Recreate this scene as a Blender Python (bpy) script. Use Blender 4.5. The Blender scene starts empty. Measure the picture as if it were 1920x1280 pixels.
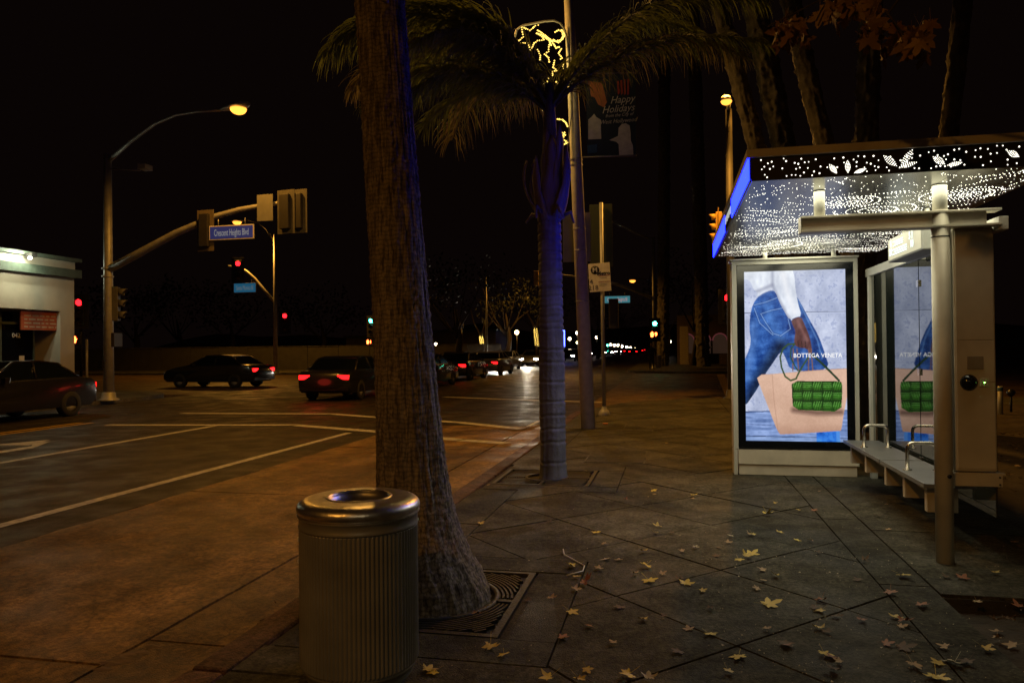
import bpy, math, random
import numpy as np
from mathutils import Vector, Matrix, noise as mnoise
random.seed(7); rng = np.random.RandomState(5)
R = math.radians
S = bpy.context.scene
# ------------------------------------------------------------ camera
FPX, EYE = 1400.0, 1.5
YAW, PITCH, ROLL = R(12.1), R(.53), R(.57)
fw = Vector((-math.sin(YAW)*math.cos(PITCH), math.cos(YAW)*math.cos(PITCH), math.sin(PITCH)))
r0 = Vector((math.cos(YAW), math.sin(YAW), 0)); u0 = r0.cross(fw)
rt = r0*math.cos(ROLL) - u0*math.sin(ROLL); up = u0*math.cos(ROLL) + r0*math.sin(ROLL)
CAM = Vector((0, 0, EYE))
cd = bpy.data.cameras.new('camera'); cam = bpy.data.objects.new('camera', cd)
S.collection.objects.link(cam); S.camera = cam
cd.sensor_width = 36; cd.lens = 36*FPX/1920; cd.clip_end = 3000; cd.clip_start = .05
m = Matrix((rt, up, -fw)).transposed().to_4x4(); m.translation = CAM; cam.matrix_world = m
# ------------------------------------------------------------ night sky
w = bpy.data.worlds.new('World'); S.world = w; w.use_nodes = True
nt = w.node_tree; bg = nt.nodes['Background']
sk = nt.nodes.new('ShaderNodeTexSky'); sk.sky_type = 'NISHITA'; sk.sun_disc = False
sk.sun_elevation = R(-5); sk.sun_rotation = R(200)
mxw = nt.nodes.new('ShaderNodeMixRGB'); mxw.blend_type = 'ADD'; mxw.inputs[0].default_value = 1
mxw.inputs[2].default_value = (.024, .012, .010, 1)      # city sky glow
sc_ = nt.nodes.new('ShaderNodeMixRGB'); sc_.blend_type = 'MULTIPLY'; sc_.inputs[0].default_value = 1
sc_.inputs[2].default_value = (.05, .04, .03, 1)
nt.links.new(sk.outputs[0], sc_.inputs[1]); nt.links.new(sc_.outputs[0], mxw.inputs[1])
nt.links.new(mxw.outputs[0], bg.inputs[0]); bg.inputs[1].default_value = .1
S.view_settings.view_transform = 'Standard'; S.view_settings.look = 'None'
S.view_settings.exposure = 0; S.view_settings.gamma = 1
S.cycles.use_denoising = True
S.cycles.max_bounces = 6; S.cycles.sample_clamp_indirect = 4
SODIUM = (1.0, .43, .055)
LAMP_K = 1.0
def lamp(kind, name, loc, power, color, radius=.1, parent=None, **k):
    l = bpy.data.lights.new(name, kind); l.energy = power*LAMP_K; l.color = color
    if kind in ('POINT', 'SPOT'): l.shadow_soft_size = radius
    for a, b in k.items():
        setattr(l, a, b)
    o = bpy.data.objects.new(name, l); o.location = loc; S.collection.objects.link(o)
    if parent: o.parent = parent; o.matrix_parent_inverse = Matrix.Identity(4)
    return o

# ------------------------------------------------------------ placing helpers (pixel of the photograph -> point in the place)
def ray(px, py): return fw + rt*((px-960)/FPX) + up*((640-py)/FPX)
def G(px, py, z=0.0): r = ray(px, py); return CAM + r*((z-EYE)/r.z)
def atY(px, py, y): r = ray(px, py); return CAM + r*(y/r.y)
def atX(px, py, x): r = ray(px, py); return CAM + r*(x/r.x)
RZ = -.12                                                  # road level; the pavement is z = 0
# ------------------------------------------------------------ materials
def srgb(r, g, b):
    f = lambda c: ((c/255+.055)/1.055)**2.4 if c > 10 else c/255/12.92
    return (f(r), f(g), f(b))
MATS = {}
def mat(name, col, rough=.6, metal=0, n1=None, scale=8, amt=.3, bump=0, bscale=None, detail=6, stretch=None, spec=.5, emis=None, estr=0, coat=0, trans=0, ior=None, lightless=False):
    if name in MATS: return MATS[name]
    mt = bpy.data.materials.new(name); mt.use_nodes = True; MATS[name] = mt
    t = mt.node_tree; b = t.nodes['Principled BSDF']
    b.inputs['Roughness'].default_value = rough; b.inputs['Metallic'].default_value = metal
    b.inputs['Specular IOR Level'].default_value = spec
    if coat: b.inputs['Coat Weight'].default_value = coat
    if trans: b.inputs['Transmission Weight'].default_value = trans
    if ior: b.inputs['IOR'].default_value = ior
    tc = t.nodes.new('ShaderNodeTexCoord'); mp = t.nodes.new('ShaderNodeMapping'); t.links.new(tc.outputs['Object'], mp.inputs[0])
    if stretch: mp.inputs['Scale'].default_value = stretch
    nz = t.nodes.new('ShaderNodeTexNoise'); nz.inputs['Scale'].default_value = scale; nz.inputs['Detail'].default_value = detail
    t.links.new(mp.outputs[0], nz.inputs[0])
    cr = t.nodes.new('ShaderNodeValToRGB'); cr.color_ramp.elements[0].position = .3; cr.color_ramp.elements[1].position = .72
    c2 = n1 or tuple(c*(1-amt) for c in col)
    cr.color_ramp.elements[0].color = (*c2, 1); cr.color_ramp.elements[1].color = (*col, 1)
    t.links.new(nz.outputs[0], cr.inputs[0]); t.links.new(cr.outputs[0], b.inputs['Base Color'])
    if bump:
        n2 = t.nodes.new('ShaderNodeTexNoise'); n2.inputs['Scale'].default_value = bscale or scale*4; n2.inputs['Detail'].default_value = 8
        t.links.new(mp.outputs[0], n2.inputs[0])
        bm = t.nodes.new('ShaderNodeBump'); bm.inputs['Strength'].default_value = bump; bm.inputs['Distance'].default_value = .02
        t.links.new(n2.outputs[0], bm.inputs['Height']); t.links.new(bm.outputs[0], b.inputs['Normal'])
    if emis:
        b.inputs['Emission Color'].default_value = (*emis, 1); b.inputs['Emission Strength'].default_value = estr
        if lightless: mt.cycles.emission_sampling = 'NONE'
    return mt
def glow(name, col, s, lightless=True):
    return mat(name, (.02, .02, .02) if 'blue_light' not in name else (.001, .001, .001), .5, emis=col, estr=s, lightless=lightless)
def concrete(name, a, b, seedoff=0, rough=.75):
    """three scales of mottling, stains and speckle"""
    mt = mat(name, tuple(c*1.2 for c in a), rough, n1=tuple(c*1.2 for c in b), scale=1.1, bump=.6, bscale=110, spec=.12 if name not in ('asphalt', 'cross_asphalt', 'pad_concrete') else .25)
    t = mt.node_tree; bs = t.nodes['Principled BSDF']
    geo = t.nodes.new('ShaderNodeNewGeometry'); mp = t.nodes.new('ShaderNodeMapping'); mp.inputs['Location'].default_value = (seedoff, 0, 0)
    t.links.new(geo.outputs['Position'], mp.inputs[0])
    base = bs.inputs['Base Color'].links[0].from_socket
    src = base.node.inputs[0].links[0].from_node; t.links.new(mp.outputs[0], src.inputs[0])
    last = base
    for sc, dt, lo, hi, dark, k in ((3.3, 9, .38, .60, .62, .9), (.6, 6, .40, .58, .66, .9), (38, 3, .38, .60, .42, .9), (11, 10, .42, .60, .62, .9), (55, 4, .62, .70, 1.9, -.6)):
        nz = t.nodes.new('ShaderNodeTexNoise'); nz.inputs['Scale'].default_value = sc; nz.inputs['Detail'].default_value = dt; t.links.new(mp.outputs[0], nz.inputs[0])
        cr = t.nodes.new('ShaderNodeValToRGB'); t.links.new(nz.outputs[0], cr.inputs[0]); cr.color_ramp.elements[0].position = lo; cr.color_ramp.elements[1].position = hi
        if k > 0: cr.color_ramp.elements[0].color = (dark, dark*.98, dark*.95, 1); cr.color_ramp.elements[1].color = (1, 1, 1, 1)
        else: cr.color_ramp.elements[0].color = (1, 1, 1, 1); cr.color_ramp.elements[1].color = (dark, dark, dark, 1)
        mx = t.nodes.new('ShaderNodeMixRGB'); mx.blend_type = 'MULTIPLY'; mx.inputs[0].default_value = abs(k)
        t.links.new(last, mx.inputs[1]); t.links.new(cr.outputs[0], mx.inputs[2]); last = mx.outputs[0]
    # gum spots and hairline cracks
    vo = t.nodes.new('ShaderNodeTexVoronoi'); vo.inputs['Scale'].default_value = 3.2; t.links.new(mp.outputs[0], vo.inputs[0])
    nz = t.nodes.new('ShaderNodeTexNoise'); nz.inputs['Scale'].default_value = 25; t.links.new(mp.outputs[0], nz.inputs[0])
    ad_ = t.nodes.new('ShaderNodeMath'); ad_.operation = 'MULTIPLY_ADD'; ad_.inputs[1].default_value = .06; t.links.new(nz.outputs[0], ad_.inputs[0]); t.links.new(vo.outputs['Distance'], ad_.inputs[2])
    cr = t.nodes.new('ShaderNodeValToRGB'); cr.color_ramp.elements[0].position = .085; cr.color_ramp.elements[1].position = .11; cr.color_ramp.elements[0].color = (.55, .54, .52, 1); t.links.new(ad_.outputs[0], cr.inputs[0])
    mx = t.nodes.new('ShaderNodeMixRGB'); mx.blend_type = 'MULTIPLY'; mx.inputs[0].default_value = 1; t.links.new(last, mx.inputs[1]); t.links.new(cr.outputs[0], mx.inputs[2]); last = mx.outputs[0]
    ds = t.nodes.new('ShaderNodeMixRGB'); ds.inputs[0].default_value = .22; nz2 = t.nodes.new('ShaderNodeTexNoise'); nz2.inputs['Scale'].default_value = 2.5; nz2.inputs['Detail'].default_value = 8; t.links.new(mp.outputs[0], nz2.inputs[0]); t.links.new(mp.outputs[0], ds.inputs[1]); t.links.new(nz2.outputs['Color'], ds.inputs[2])
    vo = t.nodes.new('ShaderNodeTexVoronoi'); vo.feature = 'DISTANCE_TO_EDGE'; vo.inputs['Scale'].default_value = .8; t.links.new(ds.outputs[0], vo.inputs[0])
    cr = t.nodes.new('ShaderNodeValToRGB'); cr.color_ramp.elements[0].position = .0; cr.color_ramp.elements[1].position = .006; cr.color_ramp.elements[0].color = (.45, .43, .4, 1); t.links.new(vo.outputs['Distance'], cr.inputs[0])
    mx = t.nodes.new('ShaderNodeMixRGB'); mx.blend_type = 'MULTIPLY'; mx.inputs[0].default_value = .8; t.links.new(last, mx.inputs[1]); t.links.new(cr.outputs[0], mx.inputs[2]); last = mx.outputs[0]
    # wheel tracks and drag marks along the road
    if name in ('asphalt', 'pad_concrete'):
        m2 = t.nodes.new('ShaderNodeMapping'); m2.inputs['Scale'].default_value = (1.6, .10, 1); t.links.new(geo.outputs['Position'], m2.inputs[0]); n3 = t.nodes.new('ShaderNodeTexNoise'); n3.inputs['Scale'].default_value = 1.2; n3.inputs['Detail'].default_value = 7; t.links.new(m2.outputs[0], n3.inputs[0])
        cr = t.nodes.new('ShaderNodeValToRGB'); cr.color_ramp.elements[0].position = .38; cr.color_ramp.elements[1].position = .62; cr.color_ramp.elements[0].color = (.5, .48, .46, 1); t.links.new(n3.outputs[0], cr.inputs[0])
        mx = t.nodes.new('ShaderNodeMixRGB'); mx.blend_type = 'MULTIPLY'; mx.inputs[0].default_value = .85; t.links.new(last, mx.inputs[1]); t.links.new(cr.outputs[0], mx.inputs[2]); last = mx.outputs[0]
    # a slightly different tone for each slab
    oi = t.nodes.new('ShaderNodeObjectInfo'); mr = t.nodes.new('ShaderNodeMapRange'); mr.inputs[3].default_value = .78; mr.inputs[4].default_value = 1.05
    t.links.new(oi.outputs['Random'], mr.inputs[0]); mx = t.nodes.new('ShaderNodeMixRGB'); mx.blend_type = 'MULTIPLY'; mx.inputs[0].default_value = 1
    t.links.new(last, mx.inputs[1]); t.links.new(mr.outputs[0], mx.inputs[2]); t.links.new(mx.outputs[0], bs.inputs['Base Color'])
    # uneven gloss
    nz = t.nodes.new('ShaderNodeTexNoise'); nz.inputs['Scale'].default_value = 1.7; nz.inputs['Detail'].default_value = 5; t.links.new(mp.outputs[0], nz.inputs[0])
    mr = t.nodes.new('ShaderNodeMapRange'); mr.inputs[1].default_value = .35; mr.inputs[2].default_value = .65; mr.inputs[3].default_value = rough-.22; mr.inputs[4].default_value = rough+.1
    t.links.new(nz.outputs[0], mr.inputs[0]); t.links.new(mr.outputs[0], bs.inputs['Roughness'])
    return mt
M_slab = concrete('slab_concrete', (.126, .120, .090), (.082, .078, .058))
M_kerb = concrete('kerb_concrete', (.19, .185, .15), (.125, .12, .10), 5)
M_pad = concrete('pad_concrete', (.42, .25, .085), (.27, .16, .055), 9, .55)
M_redk = concrete('red_kerb_paint', (.20, .10, .07), (.13, .085, .065), 31, .6)
M_joint = mat('joint_dirt', (.035, .03, .022), .95, bump=.5, scale=20)
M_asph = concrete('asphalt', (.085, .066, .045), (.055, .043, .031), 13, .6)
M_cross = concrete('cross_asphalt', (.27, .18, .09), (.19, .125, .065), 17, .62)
M_paint = mat('road_paint', (.50, .48, .43), .55, scale=14, amt=.6, bump=.2)
M_ypaint = mat('yellow_paint', (.55, .33, .05), .6, scale=9, amt=.6)
M_dirt = mat('planting_soil', (.055, .038, .025), .95, scale=6, amt=.6, bump=1, bscale=30)
M_beige = mat('shelter_paint', (.66, .61, .50), .42, scale=4, amt=.28, bump=.05)
M_grey = mat('shelter_grey', (.56, .56, .51), .4, scale=3, amt=.15)
M_black = mat('black_metal', (.012, .012, .013), .35, scale=5, amt=.3)
M_bezel = mat('bezel_glass', (.004, .006, .010), .12, scale=5, amt=.2)
M_steel = mat('stainless_steel', (.62, .58, .52), .2, 1, scale=30, amt=.3, bump=.08, bscale=120)
M_lid = mat('lid_steel', (.85, .83, .80), .34, 1, scale=18, amt=.35, bump=.10, bscale=60)
M_canp = mat('can_paint', (.27, .26, .23), .42, .35, scale=5, amt=.3, bump=.05)
M_galv = mat('galvanised', (.42, .42, .40), .5, .3, scale=6, amt=.3, bump=.08)
M_cpole = mat('pole_concrete', (.62, .60, .52), .7, scale=9, amt=.25, bump=.3, bscale=60)
M_trunk = mat('palm_bark', (.30, .25, .19), .9, n1=(.11, .09, .065), scale=26, detail=9, bump=1, bscale=34, stretch=(1, 1, .22))
M_trunk2 = mat('smooth_palm_bark', (.15, .15, .16), .8, scale=6, amt=.5, bump=.5, bscale=22)
M_husk = mat('dry_husk', (.20, .17, .13), .8, scale=10, amt=.5, bump=.5, stretch=(1, 1, .2))
M_frond = mat('frond_green', (.215, .24, .045), .55, n1=(.11, .13, .022), scale=3, spec=.25)
M_dry = mat('frond_dry', (.24, .19, .07), .7, scale=3, amt=.5, spec=.2)
for q_ in (M_frond, M_dry):
    t = q_.node_tree; b0 = t.nodes['Principled BSDF']; tl = t.nodes.new('ShaderNodeBsdfTranslucent'); ms_ = t.nodes.new('ShaderNodeMixShader'); ms_.inputs[0].default_value = .55
    t.links.new(b0.inputs['Base Color'].links[0].from_socket, tl.inputs[0]); t.links.new(b0.outputs[0], ms_.inputs[1]); t.links.new(tl.outputs[0], ms_.inputs[2]); t.links.new(ms_.outputs[0], t.nodes['Material Output'].inputs[0])
M_leafdark = mat('tree_leaf_dark', (.025, .032, .014), .7, scale=2, amt=.5)
M_bark = mat('tree_bark', (.07, .055, .045), .9, scale=5, amt=.5, bump=.5)
M_grate = mat('cast_iron', (.038, .034, .03), .55, .4, scale=15, amt=.5, bump=.3)
M_leaf = {
 'yellow': mat('leaf_yellow', (.70, .56, .09), .6, n1=(.50, .36, .05), scale=16, detail=3),
 'golden': mat('leaf_golden', (.58, .44, .09), .6, n1=(.38, .26, .05), scale=16),
 'tan': mat('leaf_tan', (.48, .34, .19), .7, n1=(.22, .14, .07), scale=18),
 'rust': mat('leaf_rust', (.36, .14, .06), .65, n1=(.15, .05, .02), scale=16),
 'brown': mat('leaf_brown', (.15, .085, .045), .75, n1=(.05, .03, .018), scale=16),
 'pale': mat('leaf_pale', (.45, .40, .28), .7, n1=(.30, .25, .16), scale=16)}
M_white = mat('white_plastic', (.75, .74, .70), .5)
M_red = glow('signal_red', (1, .008, .012), 7); M_green = glow('signal_green', (.05, 1, .62), 30)
M_off = mat('lens_off', (.06, .03, .01), .3)
M_sod = glow('sodium_lens', (1, .36, .045), 2.6)
M_warm = glow('warm_bulb', (1, .64, .12), 2.4); M_warmw = glow('warm_white', (1, .80, .50), 14); M_head = glow('headlight', (1, .93, .80), 60)
M_tail = glow('tail_lamp', (1, .006, .008), 5, False); M_taild = glow('tail_lamp_dim', (1, .01, .01), 1.6)
M_ydark = mat('signal_yellow_paint', (.78, .48, .10), .5, scale=6, amt=.3)
M_signalb = mat('signal_black', (.025, .022, .02), .6)
M_backpl = mat('backplate_grey', (.10, .095, .08), .6, scale=7, amt=.4)
M_plate = mat('aluminium_sign_back', (.22, .22, .20), .5, .2, scale=5, amt=.2)
M_blue = glow('blue_light_panel', (.0044, .0098, 1.0), 18.0, False)

# ------------------------------------------------------------ mesh builder
def tag(o, label=None, cat=None, group=None, kind=None):
    if label: o['label'] = label
    if cat: o['category'] = cat
    if group: o['group'] = group
    if kind: o['kind'] = kind
    return o
def link(o, parent=None):
    S.collection.objects.link(o)
    if parent is not None: o.parent = parent
    return o
def empty(name, loc, label, cat, group=None, rz=0):
    o = bpy.data.objects.new(name, None); link(o); o.location = loc; o.rotation_euler = (0, 0, rz); o.empty_display_size = .2
    return tag(o, label, cat, group)
class MB:
    def __init__(s): s.v = []; s.f = []; s.sm = []
    def add(s, vs, fs, smooth=False):
        n = len(s.v); s.v += [tuple(v) for v in vs]; s.f += [tuple(i+n for i in f) for f in fs]; s.sm += [smooth]*len(fs); return s
    def box(s, a, b, M=None):
        (x0, y0, z0), (x1, y1, z1) = a, b
        vs = [Vector(p) for p in ((x0,y0,z0),(x1,y0,z0),(x1,y1,z0),(x0,y1,z0),(x0,y0,z1),(x1,y0,z1),(x1,y1,z1),(x0,y1,z1))]
        if M is not None: vs = [M @ v for v in vs]
        return s.add(vs, [(0,3,2,1),(4,5,6,7),(0,1,5,4),(1,2,6,5),(2,3,7,6),(3,0,4,7)])
    def prism(s, pts, z0, z1):
        n = len(pts); vs = [(p[0], p[1], z0) for p in pts]+[(p[0], p[1], z1) for p in pts]
        return s.add(vs, [tuple(range(n-1, -1, -1)), tuple(range(n, 2*n))]+[(i, (i+1) % n, n+(i+1) % n, n+i) for i in range(n)])
    def extr(s, pts, M, d):
        """polygon in local xy, extruded d along local z, placed by matrix M"""
        n = len(pts); vs = [M @ Vector((p[0], p[1], 0)) for p in pts]+[M @ Vector((p[0], p[1], d)) for p in pts]
        return s.add(vs, [tuple(range(n-1, -1, -1)), tuple(range(n, 2*n))]+[(i, (i+1) % n, n+(i+1) % n, n+i) for i in range(n)])
    def tube(s, pts, rad, n=12, caps=True):
        pts = [Vector(p) for p in pts]; k = len(pts)
        rads = rad if isinstance(rad, (list, tuple)) else [rad]*k
        vs = []; prev = None
        for i, p in enumerate(pts):
            t = (pts[min(i+1, k-1)]-pts[max(i-1, 0)]).normalized()
            a = prev if prev is not None else (Vector((1, 0, 0)) if abs(t.x) < .9 else Vector((0, 1, 0)))
            a = (a - t*a.dot(t)).normalized(); prev = a; b = t.cross(a)
            for j in range(n):
                th = 2*math.pi*j/n; vs.append(p+(a*math.cos(th)+b*math.sin(th))*rads[i])
        fs = [(i*n+j, i*n+(j+1) % n, (i+1)*n+(j+1) % n, (i+1)*n+j) for i in range(k-1) for j in range(n)]
        s.add(vs, fs, True)
        if caps:
            o = len(s.v)-len(vs); s.f += [tuple(o+j for j in range(n-1, -1, -1)), tuple(o+(k-1)*n+j for j in range(n))]; s.sm += [False, False]
        return s
    def lathe(s, prof, n=32, c=(0, 0, 0), close=False, M=None):
        vs = []
        for r, z in prof:
            for j in range(n):
                th = 2*math.pi*j/n; v = Vector((c[0]+r*math.cos(th), c[1]+r*math.sin(th), c[2]+z)); vs.append(M @ v if M is not None else v)
        k = len(prof); fs = [(i*n+j, i*n+(j+1) % n, (i+1)*n+(j+1) % n, (i+1)*n+j) for i in range(k-1) for j in range(n)]
        if close: fs += [tuple(range(n-1, -1, -1)), tuple((k-1)*n+j for j in range(n))]
        return s.add(vs, fs, True)
    def disc(s, c, r, ax, ay, n=6):
        c = Vector(c); return s.add([c+ax*(r*math.cos(2*math.pi*j/n))+ay*(r*math.sin(2*math.pi*j/n)) for j in range(n)], [tuple(range(n))])
    def octa(s, c, r):
        x, y, z = c; return s.add([(x+r,y,z),(x-r,y,z),(x,y+r,z),(x,y-r,z),(x,y,z+r),(x,y,z-r)], [(0,2,4),(2,1,4),(1,3,4),(3,0,4),(2,0,5),(1,2,5),(3,1,5),(0,3,5)])
    def ball(s, c, r, n=12):
        k = n//2; prof = [(max(1e-4, r*math.sin(math.pi*i/k)), -r*math.cos(math.pi*i/k)) for i in range(k+1)]
        return s.lathe(prof, n, c)
    def mesh(s, name):
        me = bpy.data.meshes.new(name); me.from_pydata(s.v, [], s.f); me.polygons.foreach_set('use_smooth', s.sm); me.update(); return me
    def build(s, name, mt, parent=None, bevel=0, loc=None, seg=2):
        me = s.mesh(name); me.materials.append(mt); o = link(bpy.data.objects.new(name, me), parent)
        if loc is not None: o.location = loc
        if bevel:
            b = o.modifiers.new('b', 'BEVEL'); b.width = bevel; b.segments = seg; b.limit_method = 'ANGLE'; b.angle_limit = R(40)
        return o
def text(s, name, size, mt, parent, M, extrude=.001, align='CENTER', shear=0, sx=1, font_offset=0):
    c = bpy.data.curves.new(name, 'FONT'); c.body = s; c.size = size; c.align_x = align; c.align_y = 'CENTER'; c.extrude = extrude; c.shear = shear; c.offset = font_offset
    c.resolution_u = 2; c.materials.append(mt)
    tmp = bpy.data.objects.new('tmp', c); S.collection.objects.link(tmp); dg = bpy.context.evaluated_depsgraph_get(); me = bpy.data.meshes.new_from_object(tmp.evaluated_get(dg)); bpy.data.objects.remove(tmp)
    o = link(bpy.data.objects.new(name, me), parent); o.matrix_local = M @ Matrix.Diagonal((sx, 1, 1, 1)); return o
def facing(p, az=0, tilt=0):
    """matrix whose local x is right and y is up for a reader looking along +Y, turned by az about Z"""
    return Matrix.Translation(p) @ Matrix.Rotation(az, 4, 'Z') @ Matrix.Rotation(math.pi/2, 4, 'X') @ Matrix.Rotation(tilt, 4, 'Z')
def copy_tree(o, parent=None):
    c = o.copy(); S.collection.objects.link(c); c.parent = parent
    for ch in list(o.children): copy_tree(ch, c)
    return c

# ============================================================ GROUND
g = MB(); g.add([(-1500, -40, -.30), (1500, -40, -.30), (1500, 2500, -.30), (-1500, 2500, -.30)], [(0, 1, 2, 3)])
tag(g.build('ground', M_dirt), kind='structure')
# roadway: asphalt one sheet; a thick slab so that nothing is paper thin
rd = MB(); rd.prism([(-17.6, -40), (-5.5, -40), (-5.5, 900), (-17.6, 900)], -.25, RZ); rd.prism([(-5.5, 15.2), (-2.3, 15.2), (-2.3, 900), (-5.5, 900)], -.25, RZ)
rd.build('road', M_asph); tag(bpy.data.objects['road'], kind='structure')
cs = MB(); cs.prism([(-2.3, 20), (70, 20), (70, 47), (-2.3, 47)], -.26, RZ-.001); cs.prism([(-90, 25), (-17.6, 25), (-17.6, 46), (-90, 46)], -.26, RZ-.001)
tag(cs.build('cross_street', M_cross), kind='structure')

# concrete bus pad made of poured panels with joints
pad = tag(MB().prism([(-5.5, -6), (-2.25, -6), (-2.25, 15.2), (-5.5, 15.2)], -.26, RZ-.02).build('bus_pad', M_joint), kind='structure')
ys = [-6, -1.2, 3.35, 7.7, 11.6, 15.2]
for a, b in zip(ys[:-1], ys[1:]):
    n = 14                                                   # worn, slightly irregular edges
    def edge(x, y0, y1, k=.012): return [(x+random.uniform(-k, k), y0+(y1-y0)*i/n) for i in range(n+1)]
    L = edge(-5.49, a+.012, b-.012, .02); Rr = edge(-2.92, b-.012, a+.012, .006)
    MB().prism(L[::-1]+Rr[::-1] if False else [(-5.49, a+.012)]+[(-2.92, a+.012)]+Rr[::-1][1:-1]+[(-2.92, b-.012)]+[(-5.49, b-.012)]+L[::-1][1:-1], -.25, RZ+.002+random.uniform(-.001, .001)).build('slab', M_pad, pad)
    MB().box((-2.895, a+.35, -.25), (-2.262, b+.33, RZ+.002)).build('gutter_slab', M_pad, pad)
# kerb stones
kerb = tag(MB().box((-2.255, -6, -.25), (-2.07, 17.6, -.02)).build('kerb', M_joint), kind='structure')
y = -6.0
while y < 17.4:
    MB().box((-2.255, y+.006, -.2), (-2.065, min(y+1.83, 17.6)-.006, .004))  .build('kerb_stone', M_redk, kerb, bevel=.02)
    y += 1.83
# pavement --------------------------------------------------
def arc_corner(x0, y0, r, a0, a1, n=14): return [(x0+r*math.cos(R(a0+(a1-a0)*i/n)), y0+r*math.sin(R(a0+(a1-a0)*i/n))) for i in range(n+1)]
outline = [(-2.06, -6), (2.7, -6), (2.7, 23.4)] + arc_corner(3.1, 17.6, 5.16, 92, 180)[0:]
outline = [(-2.06, -6), (1.56, -6), (1.56, 4.93), (2.75, 4.93), (2.75, 9.8), (2.75, 23.0)] + [(3.1+5.16*math.cos(R(a)), 17.6+5.4*math.sin(R(a))) for a in range(94, 181, 6)]
walk = tag(MB().prism(outline, -.25, -.022).build('pavement', M_joint), kind='structure')
def clip(poly, nx, ny, d):                                  # keep nx*x+ny*y <= d
    out = []
    for i in range(len(poly)):
        a, b = poly[i], poly[(i+1) % len(poly)]; da = nx*a[0]+ny*a[1]-d; db = nx*b[0]+ny*b[1]-d
        if da <= 0: out.append(a)
        if (da < 0 < db) or (db < 0 < da): t = da/(da-db); out.append((a[0]+(b[0]-a[0])*t, a[1]+(b[1]-a[1])*t))
    return out
def area(p): return abs(sum(p[i][0]*p[(i+1) % len(p)][1]-p[(i+1) % len(p)][0]*p[i][1] for i in range(len(p))))/2 if len(p) > 2 else 0
def cliprect(p, x0, x1, y0, y1):
    for c in ((-1, 0, -x0), (1, 0, x1), (0, -1, -y0), (0, 1, y1)):
        p = clip(p, *c)
        if len(p) < 3: return []
    return p
def minusrect(polys, x0, x1, y0, y1):
    out = []
    for p in polys:
        if area(cliprect(p, x0, x1, y0, y1)) < 1e-5: out.append(p); continue
        for q in (cliprect(p, -99, x0, -99, 99), cliprect(p, x1, 99, -99, 99), cliprect(p, x0, x1, -99, y0), cliprect(p, x0, x1, y1, 99)):
            if area(q) > 4e-4: out.append(q)
    return out
wells = [(-2.0, -.9, 3.78, 4.93), (-2.0, -.89, 8.08, 9.13)]      # tree wells
def slab(polys, parent, top=0, mt=M_slab, name='slab'):
    polys = [p for p in polys if area(p) > 3e-4]
    if not polys: return
    b = MB(); dz = random.uniform(-.0025, .0025)
    for p in polys: b.prism(p, -.04, top+dz)
    b.build(name, mt, parent)
J = .011; D = 1.3
def inside(p):                                              # rounded corner of the pavement
    if p[1] > 17.6 and p[0] < 3.1: return ((p[0]-3.1)/5.1)**2+((p[1]-17.6)/5.34)**2 < 1
    return True
x0w, x1w = -1.62+J/2, 1.25-J/2
for i in range(-8, 22):
    for j in range(-8, 22):
        a0, a1 = 2.9+D*i+J, 2.9+D*(i+1)-J; b0, b1 = 3.6+D*j+J, 3.6+D*(j+1)-J    # a = x+y, b = y-x
        P4 = [((a-b)/2, (a+b)/2) for a, b in ((a0, b0), (a1, b0), (a1, b1), (a0, b1))]
        p = cliprect(P4, x0w, x1w, -5.9, 22.9)
        if area(p) < .003: continue
        if max(q[1] for q in p) > 17.6:
            for k in range(91, 181, 6):
                p = clip(p, math.cos(R(k))/5.1, math.sin(R(k))/5.34, 1+3.1*math.cos(R(k))/5.1+17.6*math.sin(R(k))/5.34)
                if len(p) < 3: break
            if area(p) < .003: continue
        ps = [p]
        for (wx0, wx1, wy0, wy1) in wells: ps = minusrect(ps, -3, wx1+.3+J, wy0-.3-J, wy1+.3+J)
        slab(ps, walk)
# borders of the wells, band by the kerb, bands by the shelter
for (wx0, wx1, wy0, wy1) in wells:
    slab([[(wx0, wy0-.3), (wx1+.3, wy0-.3), (wx1+.3, wy0-.012), (wx0, wy0-.012)]], walk)
    slab([[(wx0, wy1+.012), (wx1+.3, wy1+.012), (wx1+.3, wy1+.3), (wx0, wy1+.3)]], walk)
    slab([[(wx1+.012, wy0), (wx1+.3, wy0), (wx1+.3, wy1), (wx1+.012, wy1)]], walk)
y = -5.9
while y < 17.5:
    for r_ in minusrect([[(-2.05, y+.006), (-1.62-J/2, y+.006), (-1.62-J/2, min(y+1.5, 17.6)), (-2.05, min(y+1.5, 17.6))]], -3, 0, 3.78-.3-J, 4.93+.3+J):
        slab(minusrect([r_], -3, 0, 8.08-.3-J, 9.13+.3+J), walk)
    y += 1.512
for (ax, bx, y0, y1, st) in ((1.256, 1.55, -5.9, 22.5, 1.83), (1.565, 2.74, 4.94, 9.7, 1.6), (1.565, 2.74, 9.72, 22.5, 1.83)):
    y = y0
    while y < y1-.1: slab([[(ax, y+.005), (bx, y+.005), (bx, min(y+st, y1)-.005), (ax, min(y+st, y1)-.005)]], walk); y += st
# utility covers set in the pavement
def cover(x0, x1, y0, y1, label):
    t = tag(MB().box((x0, y0, -.03), (x1, y1, .004)).build('utility_cover', M_kerb, bevel=.004), label, 'utility cover', 'utility covers in the pavement')
    MB().box((x0+.02, y0+.02, .004), (x1-.02, y1-.02, .007)).build('lid', M_slab, t)
    MB().box(((x0+x1)/2-.05, (y0+y1)/2-.015, .007), ((x0+x1)/2+.05, (y0+y1)/2+.015, .009)).build('lifting_slot', M_black, t)
a = G(1090, 871); b = G(1215, 843); cover(a.x, b.x, 9.75, 10.9, 'wide concrete utility cover behind the blue-lit palm')
a = G(1142, 808); cover(-.9, -.35, 13.5, 14.8, 'small concrete utility cover beside the concrete lamp pole')
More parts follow.
